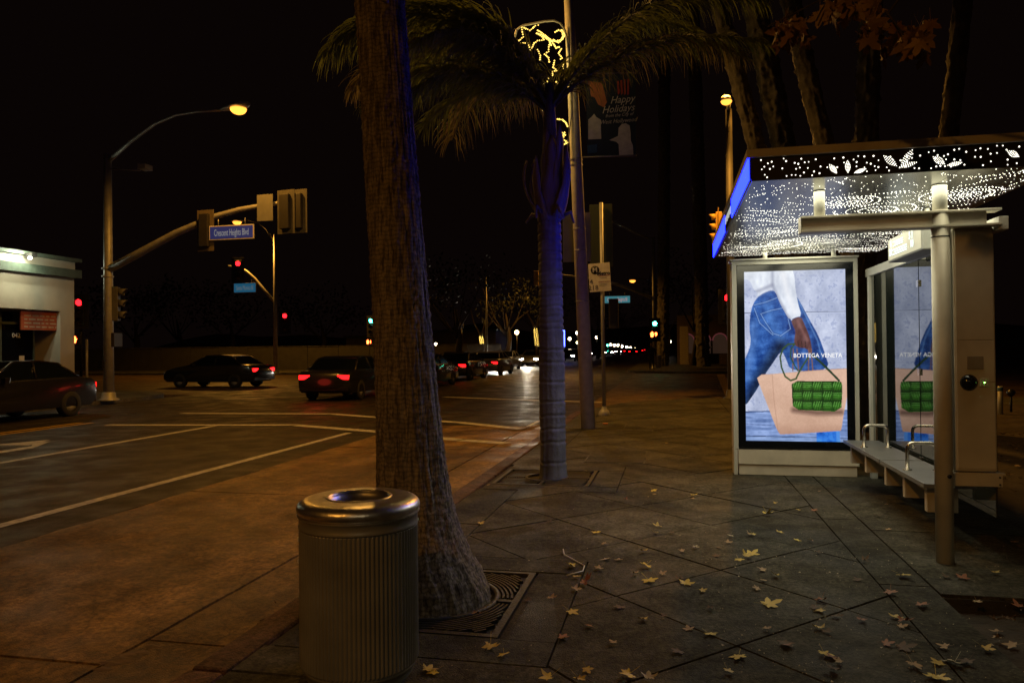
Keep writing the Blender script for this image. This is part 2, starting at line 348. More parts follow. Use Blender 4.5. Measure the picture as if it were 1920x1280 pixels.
# other pavements
def block(name, pts, z=0, m_=M_kerb): tag(MB().prism(pts, -.25, z).build(name, m_), kind='structure')
block('far_pavement', [(-2.9, 47.0)]+[(3+5.9*math.cos(R(a)), 52+5.5*math.sin(R(a))) for a in range(180, 271, 10)]+[(40, 46.5), (40, 50), (6, 52), (6, 500), (-2.9, 500)][0:], 0) if False else block('far_pavement', [(-2.9, 50)]+[(1+3.9*math.cos(R(a)), 50+4*math.sin(R(a))) for a in range(190, 271, 10)]+[(40, 46), (40, 51), (7, 53), (7, 500), (-2.9, 500)])
block('left_pavement', [(-30, -20), (-17.4, -20), (-17.4, 22)]+[(-21.4+4*math.cos(R(a)), 22+3.4*math.sin(R(a))) for a in range(10, 91, 10)]+[(-30, 25.4)])
block('far_left_pavement', [(-60, 46.5), (-20, 46.5), (-17.2, 50), (-17.2, 400), (-60, 400)])
block('right_pavement', [(3.5, 20.6), (60, 20.6), (60, 23.2), (3.5, 23.2)])
# planting bed on the right
bed = MB(); nx, ny = 60, 60
def bedz(x, y): return -.03+.03*mnoise.noise(Vector((x*1.7, y*1.7, 0)))+.02*mnoise.noise(Vector((x*7, y*7, 3)))+.05*min(1, max(0, (x-1.8)))
vs = [(1.57+(14-1.57)*i/nx, -2+22.5*j/ny) for j in range(ny+1) for i in range(nx+1)]
bed.add([(x, y, bedz(x, y) if not (x < 2.8 and y > 4.6) else -.1) for x, y in vs], [(j*(nx+1)+i, j*(nx+1)+i+1, (j+1)*(nx+1)+i+1, (j+1)*(nx+1)+i) for j in range(ny) for i in range(nx)], True)
tag(bed.build('planting_bed', M_dirt), kind='structure')

# road markings ------------------------------------------------
def line(pts, wd, name='lane_line', mt=M_paint, z=RZ+.004):
    b = MB()
    pts = [Vector((p[0], p[1], 0)) for p in pts]
    for p, q in zip(pts[:-1], pts[1:]):
        n = 1; d = (q-p).normalized(); s_ = Vector((-d.y, d.x, 0))*wd/2; q2 = q+d*wd*.2
        b.add([(v.x, v.y, z) for v in (p-s_, q2-s_, q2+s_, p+s_)]+[(v.x, v.y, z-.003) for v in (p-s_, q2-s_, q2+s_, p+s_)], [(0, 1, 2, 3), (4, 7, 6, 5), (0, 4, 5, 1), (1, 5, 6, 2), (2, 6, 7, 3), (3, 7, 4, 0)])
    return tag(b.build(name, mt), kind='structure')
Gr = lambda x, y: G(x, y, RZ)
line([(-6.2, -6), (-6.2, 13.6)], .14)
line([(-9.75, -6), (-9.75, 14.5)], .14)
line([(-13.1, -6), (-13.1, 14.8)], .12, mt=M_ypaint); line([(-13.4, -6), (-13.4, 14.8)], .12, mt=M_ypaint, z=RZ+.004)  # double centre line standing in for a low orange light streak
line([Gr(200, 797), Gr(550, 797), Gr(700, 809), Gr(860, 825), Gr(945, 831)], .28, 'crosswalk_line', z=RZ+.008)
line([Gr(340, 775), Gr(620, 776), Gr(700, 782), Gr(860, 792), Gr(975, 804)], .26, 'crosswalk_line', z=RZ+.008)
line([Gr(833, 744), Gr(960, 749), Gr(1126, 754)], .28, 'crosswalk_line')
line([Gr(420, 748), Gr(700, 738)], .2, 'crosswalk_line')
line([Gr(540, 730), Gr(720, 722)], .2, 'crosswalk_line')
line([Gr(1351, 702), Gr(1372, 741)], .42, 'crosswalk_line', M_ypaint)
for k in range(9): line([(-6.2, 50+k*14), (-6.2, 56+k*14)], .14); line([(-9.75, 50+k*14), (-9.75, 56+k*14)], .14)
line([(-13.2, 48), (-13.2, 300)], .16, mt=M_ypaint)
# turn arrow in the third lane
ar = MB(); c0 = Gr(60, 838)
def arr(pts): ar.prism([(c0.x+x, c0.y+y) for x, y in pts], RZ+.001, RZ+.005)
arr([(-.1, -2.6), (.12, -2.6), (.12, -.1), (-.1, .1)]); arr([(-.1, .1), (.12, -.1), (-.35, .75), (-.5, .5)]); arr([(-.28, .2), (-.55, .95), (-1.0, .1)])
tag(ar.build('turn_arrow', M_paint), kind='structure')
# kerb-side paint tick and storm drain corner
line([Gr(990, 800), Gr(1010, 790)], .08, 'crosswalk_line', z=RZ+.0125)

# ============================================================ TREE GRATES
def grate(cx, cy, sx, sy, hole, label):
    t = empty('tree_grate', (cx, cy, 0), label, 'tree grate', 'cast iron tree grates')
    hx, hy = sx/2-.006, sy/2-.006
    fr = MB()
    for a, b in (((-hx, -hy, -.03), (hx, -hy+.04, .002)), ((-hx, hy-.04, -.03), (hx, hy, .002)), ((-hx, -hy+.04, -.03), (-hx+.04, hy-.04, .002)), ((hx-.04, -hy+.04, -.03), (hx, hy-.04, .002))): fr.box(a, b)
    fr.box((-hx+.04, -.02, -.03), (-hole, .02, .0)); fr.box((hole, -.02, -.03), (hx-.04, .02, .0)); fr.box((-.02, hole, -.03), (.02, hy-.04, .0)); fr.box((-.02, -hy+.04, -.03), (.02, -hole, .0))
    fr.build('frame', M_grate, t)
    # concentric curved bars
    br = MB(); r = hole+.012
    while r < hx*1.38:
        for q in range(4):
            n = 14
            pts = []
            for i in range(n+1):
                th = math.pi/2*(q+i/n); x, y = r*math.cos(th), r*math.sin(th)
                if abs(x) < hx-.05 and abs(y) < hy-.05 and abs(x) > .03 and abs(y) > .03: pts.append((x, y, th))
                else:
                    if len(pts) > 1: seg(br, pts)
                    pts = []
            if len(pts) > 1: seg(br, pts)
        r += .026
    o = br.build('bars', M_grate, t); o['kind'] = 'stuff'
    MB().lathe([(hole-.012, -.03), (hole-.012, .004), (hole+.012, .004), (hole+.012, -.03)], 40).build('rim', M_grate, t)
    MB().box((-hx, -hy, -.09), (hx, hy, -.05)).build('soil', M_dirt, t)
def seg(b, pts):
    vs = []
    for x, y, th in pts:
        c, s_ = math.cos(th), math.sin(th); k = .0065
        vs += [(x-c*k, y-s_*k, -.022), (x-c*k, y-s_*k, -.001), (x+c*k, y+s_*k, -.001), (x+c*k, y+s_*k, -.022)]
    b.add(vs, [(i*4+j, i*4+j+1, i*4+5+j, i*4+4+j) for i in range(len(pts)-1) for j in range(3)])
grate(-1.45, 4.355, 1.1, 1.15, .40, 'cast iron grate around the flared foot of the thick palm')
grate(-1.445, 8.605, 1.1, 1.05, .24, 'cast iron grate around the slim blue-lit palm')

# ============================================================ PALM WITH THICK TRUNK
t = M_trunk.node_tree; b0 = t.nodes['Principled BSDF']; tc_ = t.nodes.new('ShaderNodeTexCoord')
wv_ = t.nodes.new('ShaderNodeTexWave'); wv_.bands_direction = 'Z'; wv_.inputs['Scale'].default_value = 11; wv_.inputs['Distortion'].default_value = 7; wv_.inputs['Detail'].default_value = 5; wv_.inputs['Detail Scale'].default_value = 2.2
cr_ = t.nodes.new('ShaderNodeValToRGB'); cr_.color_ramp.elements[0].position = .08; cr_.color_ramp.elements[1].position = .5; cr_.color_ramp.elements[0].color = (.38, .36, .34, 1)
mp_ = t.nodes.new('ShaderNodeMapping'); mp_.inputs['Scale'].default_value = (1, 1, .10); n4 = t.nodes.new('ShaderNodeTexNoise'); n4.inputs['Scale'].default_value = 62; n4.inputs['Detail'].default_value = 3
c5 = t.nodes.new('ShaderNodeValToRGB'); c5.color_ramp.elements[0].position = .40; c5.color_ramp.elements[1].position = .52; c5.color_ramp.elements[0].color = (.30, .28, .26, 1)
m4, m5 = t.nodes.new('ShaderNodeMixRGB'), t.nodes.new('ShaderNodeMixRGB')
for m_ in (m4, m5): m_.blend_type = 'MULTIPLY'; m_.inputs[0].default_value = .62 if m_ is m4 else .8
old_ = b0.inputs['Base Color'].links[0].from_socket
t.links.new(tc_.outputs['Object'], wv_.inputs[0]); t.links.new(wv_.outputs['Fac'], cr_.inputs[0]); t.links.new(tc_.outputs['Object'], mp_.inputs[0]); t.links.new(mp_.outputs[0], n4.inputs[0]); t.links.new(n4.outputs[0], c5.inputs[0])
t.links.new(old_, m4.inputs[1]); t.links.new(cr_.outputs[0], m4.inputs[2]); t.links.new(m4.outputs[0], m5.inputs[1]); t.links.new(c5.outputs[0], m5.inputs[2]); t.links.new(m5.outputs[0], b0.inputs['Base Color'])
def trunk_mesh(path, nseg, nring, radf, disp, name='trunk'):
    """path(t)->point; radf(t)->radius; disp(t,theta)->radial offset"""
    b = MB(); vs = []
    for i in range(nring+1):
        t = i/nring; p = path(t); r = radf(t)
        for j in range(nseg):
            th = 2*math.pi*j/nseg; rr = r+disp(t, th); vs.append((p.x+rr*math.cos(th), p.y+rr*math.sin(th), p.z))
    b.add(vs, [(i*nseg+j, i*nseg+(j+1) % nseg, (i+1)*nseg+(j+1) % nseg, (i+1)*nseg+j) for i in range(nring) for j in range(nseg)], True)
    b.f.append(tuple(nring*nseg+j for j in range(nseg))); b.sm.append(False)
    return b
PB = Vector((-1.545, 4.40, 0)); Hh = 6.2
palm1 = empty('palm_tree', PB, 'thick dark palm trunk with flared foot rising behind the steel trash can', 'palm tree')
def p1(t): z = Hh*t-.03; return Vector((-.074*z+.005, .03*z, z))
def r1(t):
    z = Hh*t; return .150+.065*math.exp(-z/1.9)+.11*math.exp(-z/.55)+.12*math.exp(-(z/.34)**2)
def d1(t, th):
    z = Hh*t
    v = Vector((math.cos(th)*4.2, math.sin(th)*4.2, z*.9)); a = mnoise.noise(v)*.012
    f = mnoise.noise(Vector((math.cos(th)*16, math.sin(th)*16, z*1.2))); a += -.010*max(0, 1-abs(f)*5)      # upright fissures
    ring = math.sin(z*2*math.pi/.062+7*mnoise.noise(Vector((math.cos(th)*2.5, math.sin(th)*2.5, z*2.2)))); a += .0026*ring*(.4+1.2*max(0, mnoise.noise(Vector((math.cos(th)*3, math.sin(th)*3, z*3)))+.2)); a += .006*mnoise.noise(Vector((math.cos(th)*14, math.sin(th)*14, z*22)))
    a += .012*mnoise.noise(Vector((math.cos(th)*9, math.sin(th)*9, z*9)))*math.exp(-z/.4)*1.8
    return a
trunk_mesh(p1, 170, 620, r1, d1).build('trunk', M_trunk, palm1)
tq = [(.0, .0), (.05, -.02), (.08, .12), (.07, .38), (.05, .62), (-.02, .6)]
ot = MB(); ot.extr(tq, facing(Vector((-.17, -.13, 3.62)), R(10)), .035); ot.build('old_leaf_base', M_husk, palm1, bevel=.008)
def frond(parent, base, az, elev, L, droop, nl, ll, mt, wid=.024, name='frond', roll=0, seed=0, gap=.12):
    rr = random.Random(seed); b = MB(); N = 26; p = Vector(base); pts = [p.copy()]; ang = elev; dirs = []
    for i in range(N):
        t = i/N; ang = elev-droop*(t**1.25); d = Vector((math.cos(az)*math.cos(ang), math.sin(az)*math.cos(ang), math.sin(ang))); dirs.append(d); p = p+d*(L/N); pts.append(p.copy())
    dirs.append(dirs[-1])
    b.tube(pts, [.022*(1-.85*i/N)+.003 for i in range(N+1)], 6)
    side = Vector((-math.sin(az), math.cos(az), 0))
    for k in range(nl):
        t = gap+(1-gap)*k/nl+rr.uniform(-.003, .003); f = min(t, .999)*N; i = int(f); q = pts[i].lerp(pts[i+1], f-i); d = dirs[i]
        nrm = d.cross(side).normalized()
        for s_ in (-1, 1):
            l = ll*(.55+.75*math.sin(math.pi*min(1, .12+t*.86)))*rr.uniform(.8, 1.12)
            spread = rr.uniform(.35, .85); v = (side*s_*spread+d*rr.uniform(.35, .8)+nrm*rr.uniform(-.25, .35)).normalized()
            pos = q.copy(); M = 6; wv = d.cross(v).normalized() if rr.random() < .5 else side.cross(v).normalized()
            wv = (wv+Vector((rr.uniform(-.4, .4), rr.uniform(-.4, .4), rr.uniform(-.2, .2)))).normalized()
            vs = []; 
            g_ = rr.uniform(.38, .75)
            for mth in range(M+1):
                u = mth/M; w_ = wid*(.5+.5*math.sin(math.pi*min(1, .25+u*.75)))*(1-u**4)*.5+.0012
                vs += [pos-wv*w_, pos+wv*w_]; v = (v+Vector((0, 0, -g_*(.5+u)))*.55).normalized(); pos = pos+v*(l/M)
            b.add(vs, [(2*a, 2*a+1, 2*a+3, 2*a+2) for a in range(M)], True)
    return b.build(name, mt, parent)
for k in range(9):
    frond(palm1, (-.52, .19, Hh+.0), k*2*math.pi/9+.3, R(40+10*(k % 3)), 2.3, R(100), 70, .45, M_frond, seed=50+k)

# ============================================================ BLUE LIT PALM
P2 = Vector((-1.372, 8.64, 0)); H2 = 3.05
palm2 = empty('palm_tree', P2, 'slim ringed palm lit blue on its right side with drooping feathery fronds', 'palm tree')
def p2(t): z = (H2+.05)*t-.05; return Vector((-.005*z, 0, z))
RG = [0]; zz = 0
while zz < 3.3: zz += random.Random(int(zz*100)).uniform(.12, .24)*(1 if zz < 1.6 else .55); RG.append(zz)
def d2(t, th):
    z = (H2+.05)*t; n = .012*mnoise.noise(Vector((math.cos(th)*3, math.sin(th)*3, z*1.1))); wob = .02*mnoise.noise(Vector((math.cos(th), math.sin(th), z)))
    dmin = min(abs(z+wob-q) for q in RG)
    return n-.010*math.exp(-(dmin/.014)**2)+.004*math.exp(-((dmin-.03)/.02)**2)+.003*mnoise.noise(Vector((math.cos(th)*11, math.sin(th)*11, z*3)))
trunk_mesh(p2, 72, 330, lambda t: .142+.03*math.exp(-t*18)+.008*math.sin(t*6), d2).build('trunk', M_trunk2, palm2)
# crownshaft with torn boots
hk = random.Random(4)
def boot(az, z0, h, wd, lean, top=.25):
    b = MB(); n = 9; vs = []
    ax = Vector((math.cos(az), math.sin(az), 0)); sd = Vector((-math.sin(az), math.cos(az), 0))
    for i in range(n+1):
        t = i/n; w_ = wd*1.1*(1-t)**.5*(1+.35*math.sin(t*13+az*3)*t)+.010; r = .135+lean*math.sin(t*2.2)
        for s_ in (-1, -.4, .4, 1):
            c = Vector((0, 0, z0+h*t))+ax*(r-abs(s_)*wd*.35)+sd*(s_*w_); vs.append(c)
    f = [(i*4+j, i*4+j+1, i*4+5+j, i*4+4+j) for i in range(n) for j in range(3)]
    b.add(vs, f, True); o = b.build('leaf_base', M_husk, palm2); sm = o.modifiers.new('s', 'SOLIDIFY'); sm.thickness = .012
for k, (az, z0, h, wd, ln) in enumerate(((-2.4, 2.98, .75, .09, .10), (-1.2, 3.0, .95, .12, .03), (-.35, 3.02, .8, .11, .13), (.7, 3.0, .9, .11, .06), (2.6, 3.05, .7, .1, .16), (1.7, 3.1, .9, .1, .06), (-1.75, 3.25, .8, .08, .0), (-.6, 3.35, .75, .07, .05), (3.3, 3.0, .7, .07, .2))): boot(az, z0, h, wd, ln)
MB().tube([(-.01, 0, 3.0), (-.01, 0, 3.4), (.0, 0, 3.95), (.0, 0, 4.6)], [.13, .10, .085, .05], 16).build('crownshaft', M_trunk2, palm2)
for k, a in enumerate((2.9, .4, -1.1, -2.2)):
    MB().tube([(0.12*math.cos(a), .12*math.sin(a), 3.04), (.24*math.cos(a), .24*math.sin(a), 3.08+.02*k), (.30*math.cos(a+.2), .30*math.sin(a+.2), 2.98)], [.03, .022, .012], 7).build('dead_stub', M_husk, palm2)
FR = [ # azimuth, elevation, length, droop, leaflets, leaflet length
 (180, 60, 2.95, 112, 130, .56), (172, 75, 3.1, 122, 130, .58), (200, 60, 3.1, 112, 120, .58), (150, 62, 3.2, 112, 120, .58), (188, 44, 2.4, 92, 100, .5),
 (235, 50, 2.2, 100, 80, .45), (135, 45, 2.7, 95, 100, .55), (165, 34, 1.9, 80, 80, .45), (214, 36, 1.9, 85, 80, .42), (160, 73, 3.2, 125, 130, .6), (192, 70, 3.15, 122, 140, .58),
 (5, 56, 2.9, 76, 120, .42), (22, 50, 2.8, 75, 110, .40), (338, 50, 2.6, 62, 90, .34), (38, 66, 2.9, 90, 110, .42), (355, 36, 2.6, 62, 90, .36)]
for k, (az, el, L, dr, nl, ll) in enumerate(FR):
    frond(palm2, (-.01, 0, 4.25+.03*(k % 4)), R(az), R(el), L, R(dr), int(nl*1.25), ll*1.05, M_frond if k % 6 else M_dry, seed=k, wid=.015)

# ============================================================ STEEL TRASH CAN
can = empty('trash_can', (-1.45, 3.29, 0), 'ribbed bronze trash can with round steel lid in front of the thick palm', 'trash can')
rC = .29; n = 336; vs = []; zs = [.055, .065, .075, .655, .665, .672]
for z in zs:
    for j in range(n):
        th = 2*math.pi*j/n; k = (0.5-0.5*math.cos(j*2*math.pi/4))**.6*.006 if .06 < z < .67 else 0; rr = rC-.012+k
        if z in (.055, .672): rr = rC-.012
        vs.append((rr*math.cos(th), rr*math.sin(th), z))
b = MB(); b.add(vs, [(i*n+j, i*n+(j+1) % n, (i+1)*n+(j+1) % n, (i+1)*n+j) for i in range(len(zs)-1) for j in range(n)]); b.build('ribbed_body', M_canp, can)
MB().lathe([(rC-.035, 0), (rC-.03, .03), (rC-.02, .035), (rC-.015, .055), (rC-.03, .06)], 64).build('foot_ring', M_canp, can)
MB().lathe([(rC-.014, .668), (rC-.004, .672), (rC-.002, .680), (rC-.006, .686), (rC-.006, .718), (rC+.0, .722), (rC+.0, .728), (rC-.01, .732)], 96).build('collar', M_canp, can)
lidp = [(rC-.01, .722), (rC+.004, .730)]+[(rC-.055+.061*math.cos(R(a)), .755+.040*math.sin(R(a))) for a in range(-30, 91, 8)]+[(.19, .797), (.16, .797), (.148, .794), (.138, .780), (.128, .765), (.11, .758)]
MB().lathe(lidp, 128).build('lid', M_lid, can)
MB().lathe([(.11, .758), (.095, .752), (.088, .735), (.085, .60)], 48).build('funnel', M_lid, can); MB().lathe([(.001, .715), (.089, .715)], 24).build('inner_plate', mat('worn_steel', (.30, .28, .25), .5, .6), can)
MB().lathe([(.143, .792), (.149, .801), (.158, .801), (.163, .795)], 96).build('opening_ring', M_lid, can)
for z, w_ in ((.704, .02), (.60, .02), (.50, .014)):
    for s_ in (0, 1):
        th = R(193+s_*3); MB().box((-.008, -.004, -w_/2), (.008, .002, w_/2), Matrix.Translation((rC*math.cos(th)*1.0, rC*math.sin(th)*1.0, z+s_*.006)) @ Matrix.Rotation(th+math.pi/2, 4, 'Z')).build('sticker_scrap', M_white, can)

can.scale = (.965, .965, 1.02)
# ============================================================ BUS SHELTER
sh = empty('bus_shelter', (1.82, 5.66, 0), 'bus shelter with beige posts, pierced lit canopy and blue light edge', 'bus shelter')
def sp(v): return Vector(v)-Vector((1.82, 5.66, 0))
class SB(MB):
    def build(s, name, mt, parent=None, bevel=0, loc=None, seg=2):
        s.v = [tuple(sp(v)) for v in s.v]; return MB.build(s, name, mt, parent if parent is not None else sh, bevel, loc, seg)
ZS = 2.60; RX0, RX1, RY0, RY1 = .52, 2.42, 5.2, 9.55
# posts
SB().tube([(1.82, 5.66, 0), (1.82, 5.66, 2.42)], .057, 28).build('post', M_beige)
SB().tube([(1.82, 5.66, 2.42), (1.82, 5.66, ZS)], .047, 24).build('post_neck', M_grey)
SB().tube([(1.82, 5.66, 2.235), (1.82, 5.66, 2.243)], .0585, 28).build('post_joint', M_black)
xa = atY(1500, 408, 5.66).x; xb = atY(1872, 392, 5.66).x; xs = atY(1536, 370, 5.66).x
bm_ = SB(); bm_.box((xa, 5.60, 2.40), (xb, 5.72, 2.415)); bm_.box((xa+.003, 5.64, 2.315), (xb-.08, 5.68, 2.40)); bm_.box((xa, 5.60, 2.30), (xb, 5.72, 2.315)); bm_.build('beam', M_beige, bevel=.002)
SB().box((xa-.004, 5.605, 2.302), (xa-.001, 5.715, 2.413)).build('beam_end_plate', M_beige)
SB().tube([(xs, 5.66, 2.415), (xs, 5.66, ZS)], .038, 20).build('roof_stub', M_grey)
# rail along the glass, far posts
SB().box((2.17, 5.62, 2.27), (2.23, 9.2, 2.36)).build('glass_rail', M_grey, bevel=.004)
SB().box((2.165, 9.03, 0), (2.235, 9.10, 2.27)).build('rear_post', M_grey, bevel=.006)
M_dpole = mat('darkened_galv', (.07, .065, .06), .6, scale=6, amt=.3)  # galvanised grey darkened to offset the lamp's glow on its pole
M_glass = mat('shelter_glass', (.012, .016, .013), .03, spec=.9, coat=.0)
M_glass.node_tree.nodes['Principled BSDF'].inputs['IOR'].default_value = 2.1
for a, b_ in ((5.80, 7.38), (7.40, 9.02)):
    SB().box((2.192, a, .29), (2.206, b_, 2.27)).build('glass_panel', M_glass)
for yy in (7.39,):
    for z in (.45, 1.25, 2.05): SB().box((2.178, yy-.03, z-.03), (2.192, yy+.03, z+.03)).build('glass_clamp', M_steel)
# end cabinet
cx0, cx1 = atY(1790, 700, 5.7).x, atY(1868, 700, 5.7).x
SB().box((cx0, 5.70, .62), (cx1, 5.92, 2.30)).build('equipment_cabinet', M_beige, bevel=.012)
cab = bpy.data.objects['equipment_cabinet']
SB().box((1.885, 5.72, .56), (cx0-.012, 5.80, 2.30)).build('glass_edge_strip', M_black)
SB().box((cx0-.011, 5.715, .50), (cx0-.004, 5.79, 2.30)).build('trim_strip', M_grey)
for z0, z1, nm in ((.64, 1.235, 'access_panel'), (1.24, 1.52, 'button_panel'), (1.525, 2.28, 'upper_panel')):
    SB().box((cx0+.012, 5.694, z0), (cx1-.012, 5.701, z1)).build(nm, M_beige, cab, bevel=.002)
def onface(px, py): v = atY(px, py, 5.69); return v
v = onface(1817, 717); Mf = Matrix.Translation(v) @ Matrix.Rotation(math.pi/2, 4, 'X')
b = MB(); b.lathe([(.0005, .03), (.022, .028), (.040, .018), (.048, .006), (.056, .0), (.056, -.006)], 32, M=Mf); SB().add(b.v, b.f, True).build('dome_button', mat('dome_black', (.01, .01, .01), .12), cab)
v = onface(1845, 717); SB().box((v.x-.03, 5.686, v.z-.03), (v.x+.03, 5.694, v.z+.03)).build('push_plate', M_grey, cab, bevel=.003)
b = MB(); b.lathe([(.0005, .004), (.012, .003), (.012, 0)], 16, M=Matrix.Translation((v.x, 5.685, v.z)) @ Matrix.Rotation(math.pi/2, 4, 'X')); SB().add(b.v, b.f, True).build('push_button', M_black, cab)
b = MB(); b.ball((v.x, 5.680, v.z), .0045, 8); SB().add(b.v, b.f, True).build('indicator', glow('led_green', (.35, 1, .15), 14), cab)
v = onface(1829, 680); SB().box((v.x-.05, 5.688, v.z-.045), (v.x+.05, 5.694, v.z+.045)).build('speaker_plate', mat('plate_tan', (.30, .27, .22), .5), cab, bevel=.002)
br_ = SB(); br_.box((1.86, 5.70, .52), (cx1+.03, 5.715, .60)); br_.box((1.86, 5.70, .60), (cx1+.05, 5.86, .612)); br_.build('lower_bracket', M_beige, bevel=.002)
for x_ in (1.80,): 
    b = MB(); b.lathe([(.0005, .004), (.014, .002), (.014, -.002)], 14, M=Matrix.Translation((1.835, 5.596, .60)) @ Matrix.Rotation(math.pi/2, 4, 'X')); SB().add(b.v, b.f, True).build('bolt_cap', M_black)
for z in (.535, .585): 
    b = MB(); b.lathe([(.0005, .006), (.007, .004), (.007, 0)], 10, M=Matrix.Translation((cx1+.012, 5.698, z)) @ Matrix.Rotation(math.pi/2, 4, 'X')); SB().add(b.v, b.f, True).build('bolt_cap', M_black)
# roof: tray, soffit, end face, blue edge
M_soffit = mat('soffit_gloss', (.030, .033, .036), .27, .0, scale=1.2, amt=.3, spec=1.0)
M_soffit.node_tree.nodes['Principled BSDF'].inputs['IOR'].default_value = 2.5
M_soffd = mat('end_face_dark', (.022, .019, .016), .55)
roof = SB().box((RX0, RY0, ZS+.012), (RX1, RY1, ZS+.15)).build('roof', M_black)
SB().box((RX0-.02, RY0-.03, ZS+.15), (RX1+.02, RY1+.02, ZS+.205)).build('roof_cap', M_beige, roof, bevel=.004)
xm = [RX0+.012, 1.17, 1.79, RX1-.004]; ym = [RY0+.012, 6.3, 7.38, 8.46, RY1]
for i in range(3):
    for j in range(4):
        SB().box((xm[i]+.002, ym[j]+.002, ZS), (xm[i+1]-.002, ym[j+1]-.002, ZS+.012)).build('soffit_panel', M_soffit, roof)
SB().box((RX0+.01, RY0-.008, ZS-.002), (RX1, RY0+.0, ZS+.15)).build('end_panel', M_soffd, roof)
SB().box((RX0-.006, RY0, ZS-.006), (RX0+.010, RY1, ZS-.0)).build('edge_trim', M_black, roof)
yA = atX(1374, 420, RX0).y; yB = atX(1362, 447, RX0).y
for a, b_ in ((RY0, yA), (yB, RY1)):
    SB().box((RX0-.012, a+.004, ZS+.0), (RX0-.001, b_-.004, ZS+.150)).build('light_panel', M_blue, roof)
SB().box((RX0-.012, yA, ZS+.0), (RX0-.001, yB, ZS+.150)).build('name_plate', M_bezel, roof)
b = SB()
for k in range(7):
    yk = yA+.06+(yB-yA-.12)*k/7
    b.box((RX0-.015, yk, ZS+.05+.01*(k % 2)), (RX0-.0125, yk+(yB-yA-.12)/9, ZS+.11))
b.build('name_marks', glow('white_print', (.8, .85, .8), .55), roof)
# perforations: lit holes as shallow discs under the soffit
dots = MB(); X_, Y_ = Vector((1, 0, 0)), Vector((0, -1, 0)); rd_ = random.Random(3)
def dot(x, y, r):
    if RX0+.04 < x < RX1-.03 and RY0+.04 < y < RY1-.05: dots.disc((x, y, ZS-.0015), r*.74, X_, Y_, 5)
def flow(x, y): return .9*mnoise.noise(Vector((x*1.1+7, y*.7, 1)))+.35*mnoise.noise(Vector((x*3+1, y*2.4, 5)))
cnt = 0
# wavy ribbons of holes, bunching where the pattern tightens
for k in range(300):
    x = rd_.uniform(RX0, RX1); y = RY0+.05+(RY1-RY0)*rd_.random()**.8; L = int(rd_.choice((5, 8, 12, 20, 32))); r = rd_.uniform(.0042, .0066); th0 = rd_.uniform(-.5, .5)
    if mnoise.noise(Vector((x*2.1, y*1.6, 9))) < -.05 and rd_.random() < .8: continue
    sp_ = .026*(1+.35*(y-RY0)/4)
    for s_ in range(L):
        if rd_.random() < .85: dot(x+rd_.gauss(0, .002), y+rd_.gauss(0, .002), r*(.7+.5*rd_.random()))
        th = th0+1.9*flow(x, y); x += sp_*math.cos(th); y += sp_*math.sin(th)
for cxx, cyy, rr_, turns in ((1.62, 6.6, .30, 1.6), (1.75, 7.6, .25, 1.3), (1.15, 8.5, .3, 1.2), (2.1, 6.1, .26, 1.8), (1.35, 6.15, .2, 1.2)):
    for lane in range(3):
        a = rd_.uniform(0, 6); nst = int(turns*36)
        for s_ in range(nst):
            t = s_/nst; r = rr_*(t**.8)+.035*lane; a += .032/max(.03, r); dot(cxx+r*math.cos(a)*.9, cyy+r*math.sin(a)*1.1, .005+.0022*t)
for band_y, amp in ((6.75, .10), (7.5, .12), (9.1, .10)):
    for lane in range(4):
        x = RX0+.1
        while x < RX1:
            yy = band_y+lane*.05+amp*math.sin(x*5+band_y*3)+.03*math.sin(x*13+lane)
            if mnoise.noise(Vector((x*2.5, band_y, lane*.4))) > -.05: dot(x, yy, .0058)
            x += .031
for k in range(1100): dot(rd_.uniform(RX0, RX1), RY0+(RY1-RY0)*rd_.random(), rd_.uniform(.003, .006))
for k in range(420): dot(rd_.uniform(RX0, RX1), RY1-2.2*rd_.random()**1.6, rd_.uniform(.004, .006))
M_dot = glow('lit_hole', (1, .97, .80), 8.5, False)
SB().add(dots.v, dots.f).build('lit_holes', M_dot, roof)['kind'] = 'stuff'
for cx_, cy_ in ((.95, 6.0), (1.85, 6.0), (.95, 7.4), (1.85, 7.4), (1.4, 8.75)):
    lamp('AREA', 'canopy_fill_light', (cx_, cy_, ZS-.006), 11.0, (1, .93, .62), shape='RECTANGLE', size=.7, size_y=1.1)  # soft area lights added below the soffit to brighten shelter and paving
ed = MB(); Z_ = Vector((0, 0, 1)); used = []
def edot(x, z, r): ed.disc((x, RY0-.0095, z), r, X_, Z_, 8)
k = 0
while k < 190:
    x = rd_.uniform(RX0+.06, RX1-.02); z = rd_.uniform(ZS+.012, ZS+.135)
    if all((x-a)**2+(z-c)**2 > .022**2 for a, c in used): used.append((x, z)); edot(x, z, rd_.uniform(.0035, .0056)); 
    k += 1
def leafmotif(x, z, a, L, wd):
    for s_ in (-1, 1):
        for i in range(9):
            t = i/8; u = L*t; v_ = s_*wd*math.sin(math.pi*t); edot(x+u*math.cos(a)-v_*math.sin(a), z+u*math.sin(a)+v_*math.cos(a), .003)
    for i in range(1, 7):
        for s_ in (-.4, 0, .4):
            t = i/8; u = L*t; v_ = s_*wd*math.sin(math.pi*t); edot(x+u*math.cos(a)-v_*math.sin(a), z+u*math.sin(a)+v_*math.cos(a), .0024)
for (x, z, a, L, wd) in ((1.06, ZS+.02, 2.2, .07, .014), (1.13, ZS+.02, 1.6, .075, .014), (1.17, ZS+.015, .3, .07, .01), (1.42, ZS+.045, 2.4, .10, .017), (1.45, ZS+.05, .95, .11, .015), (1.44, ZS+.035, .25, .10, .012), (1.70, ZS+.04, 2.5, .08, .018), (1.72, ZS+.03, .15, .08, .01), (2.12, ZS+.06, 2.6, .07, .016), (2.20, ZS+.07, 1.2, .08, .016)): leafmotif(x, z, a, L, wd)
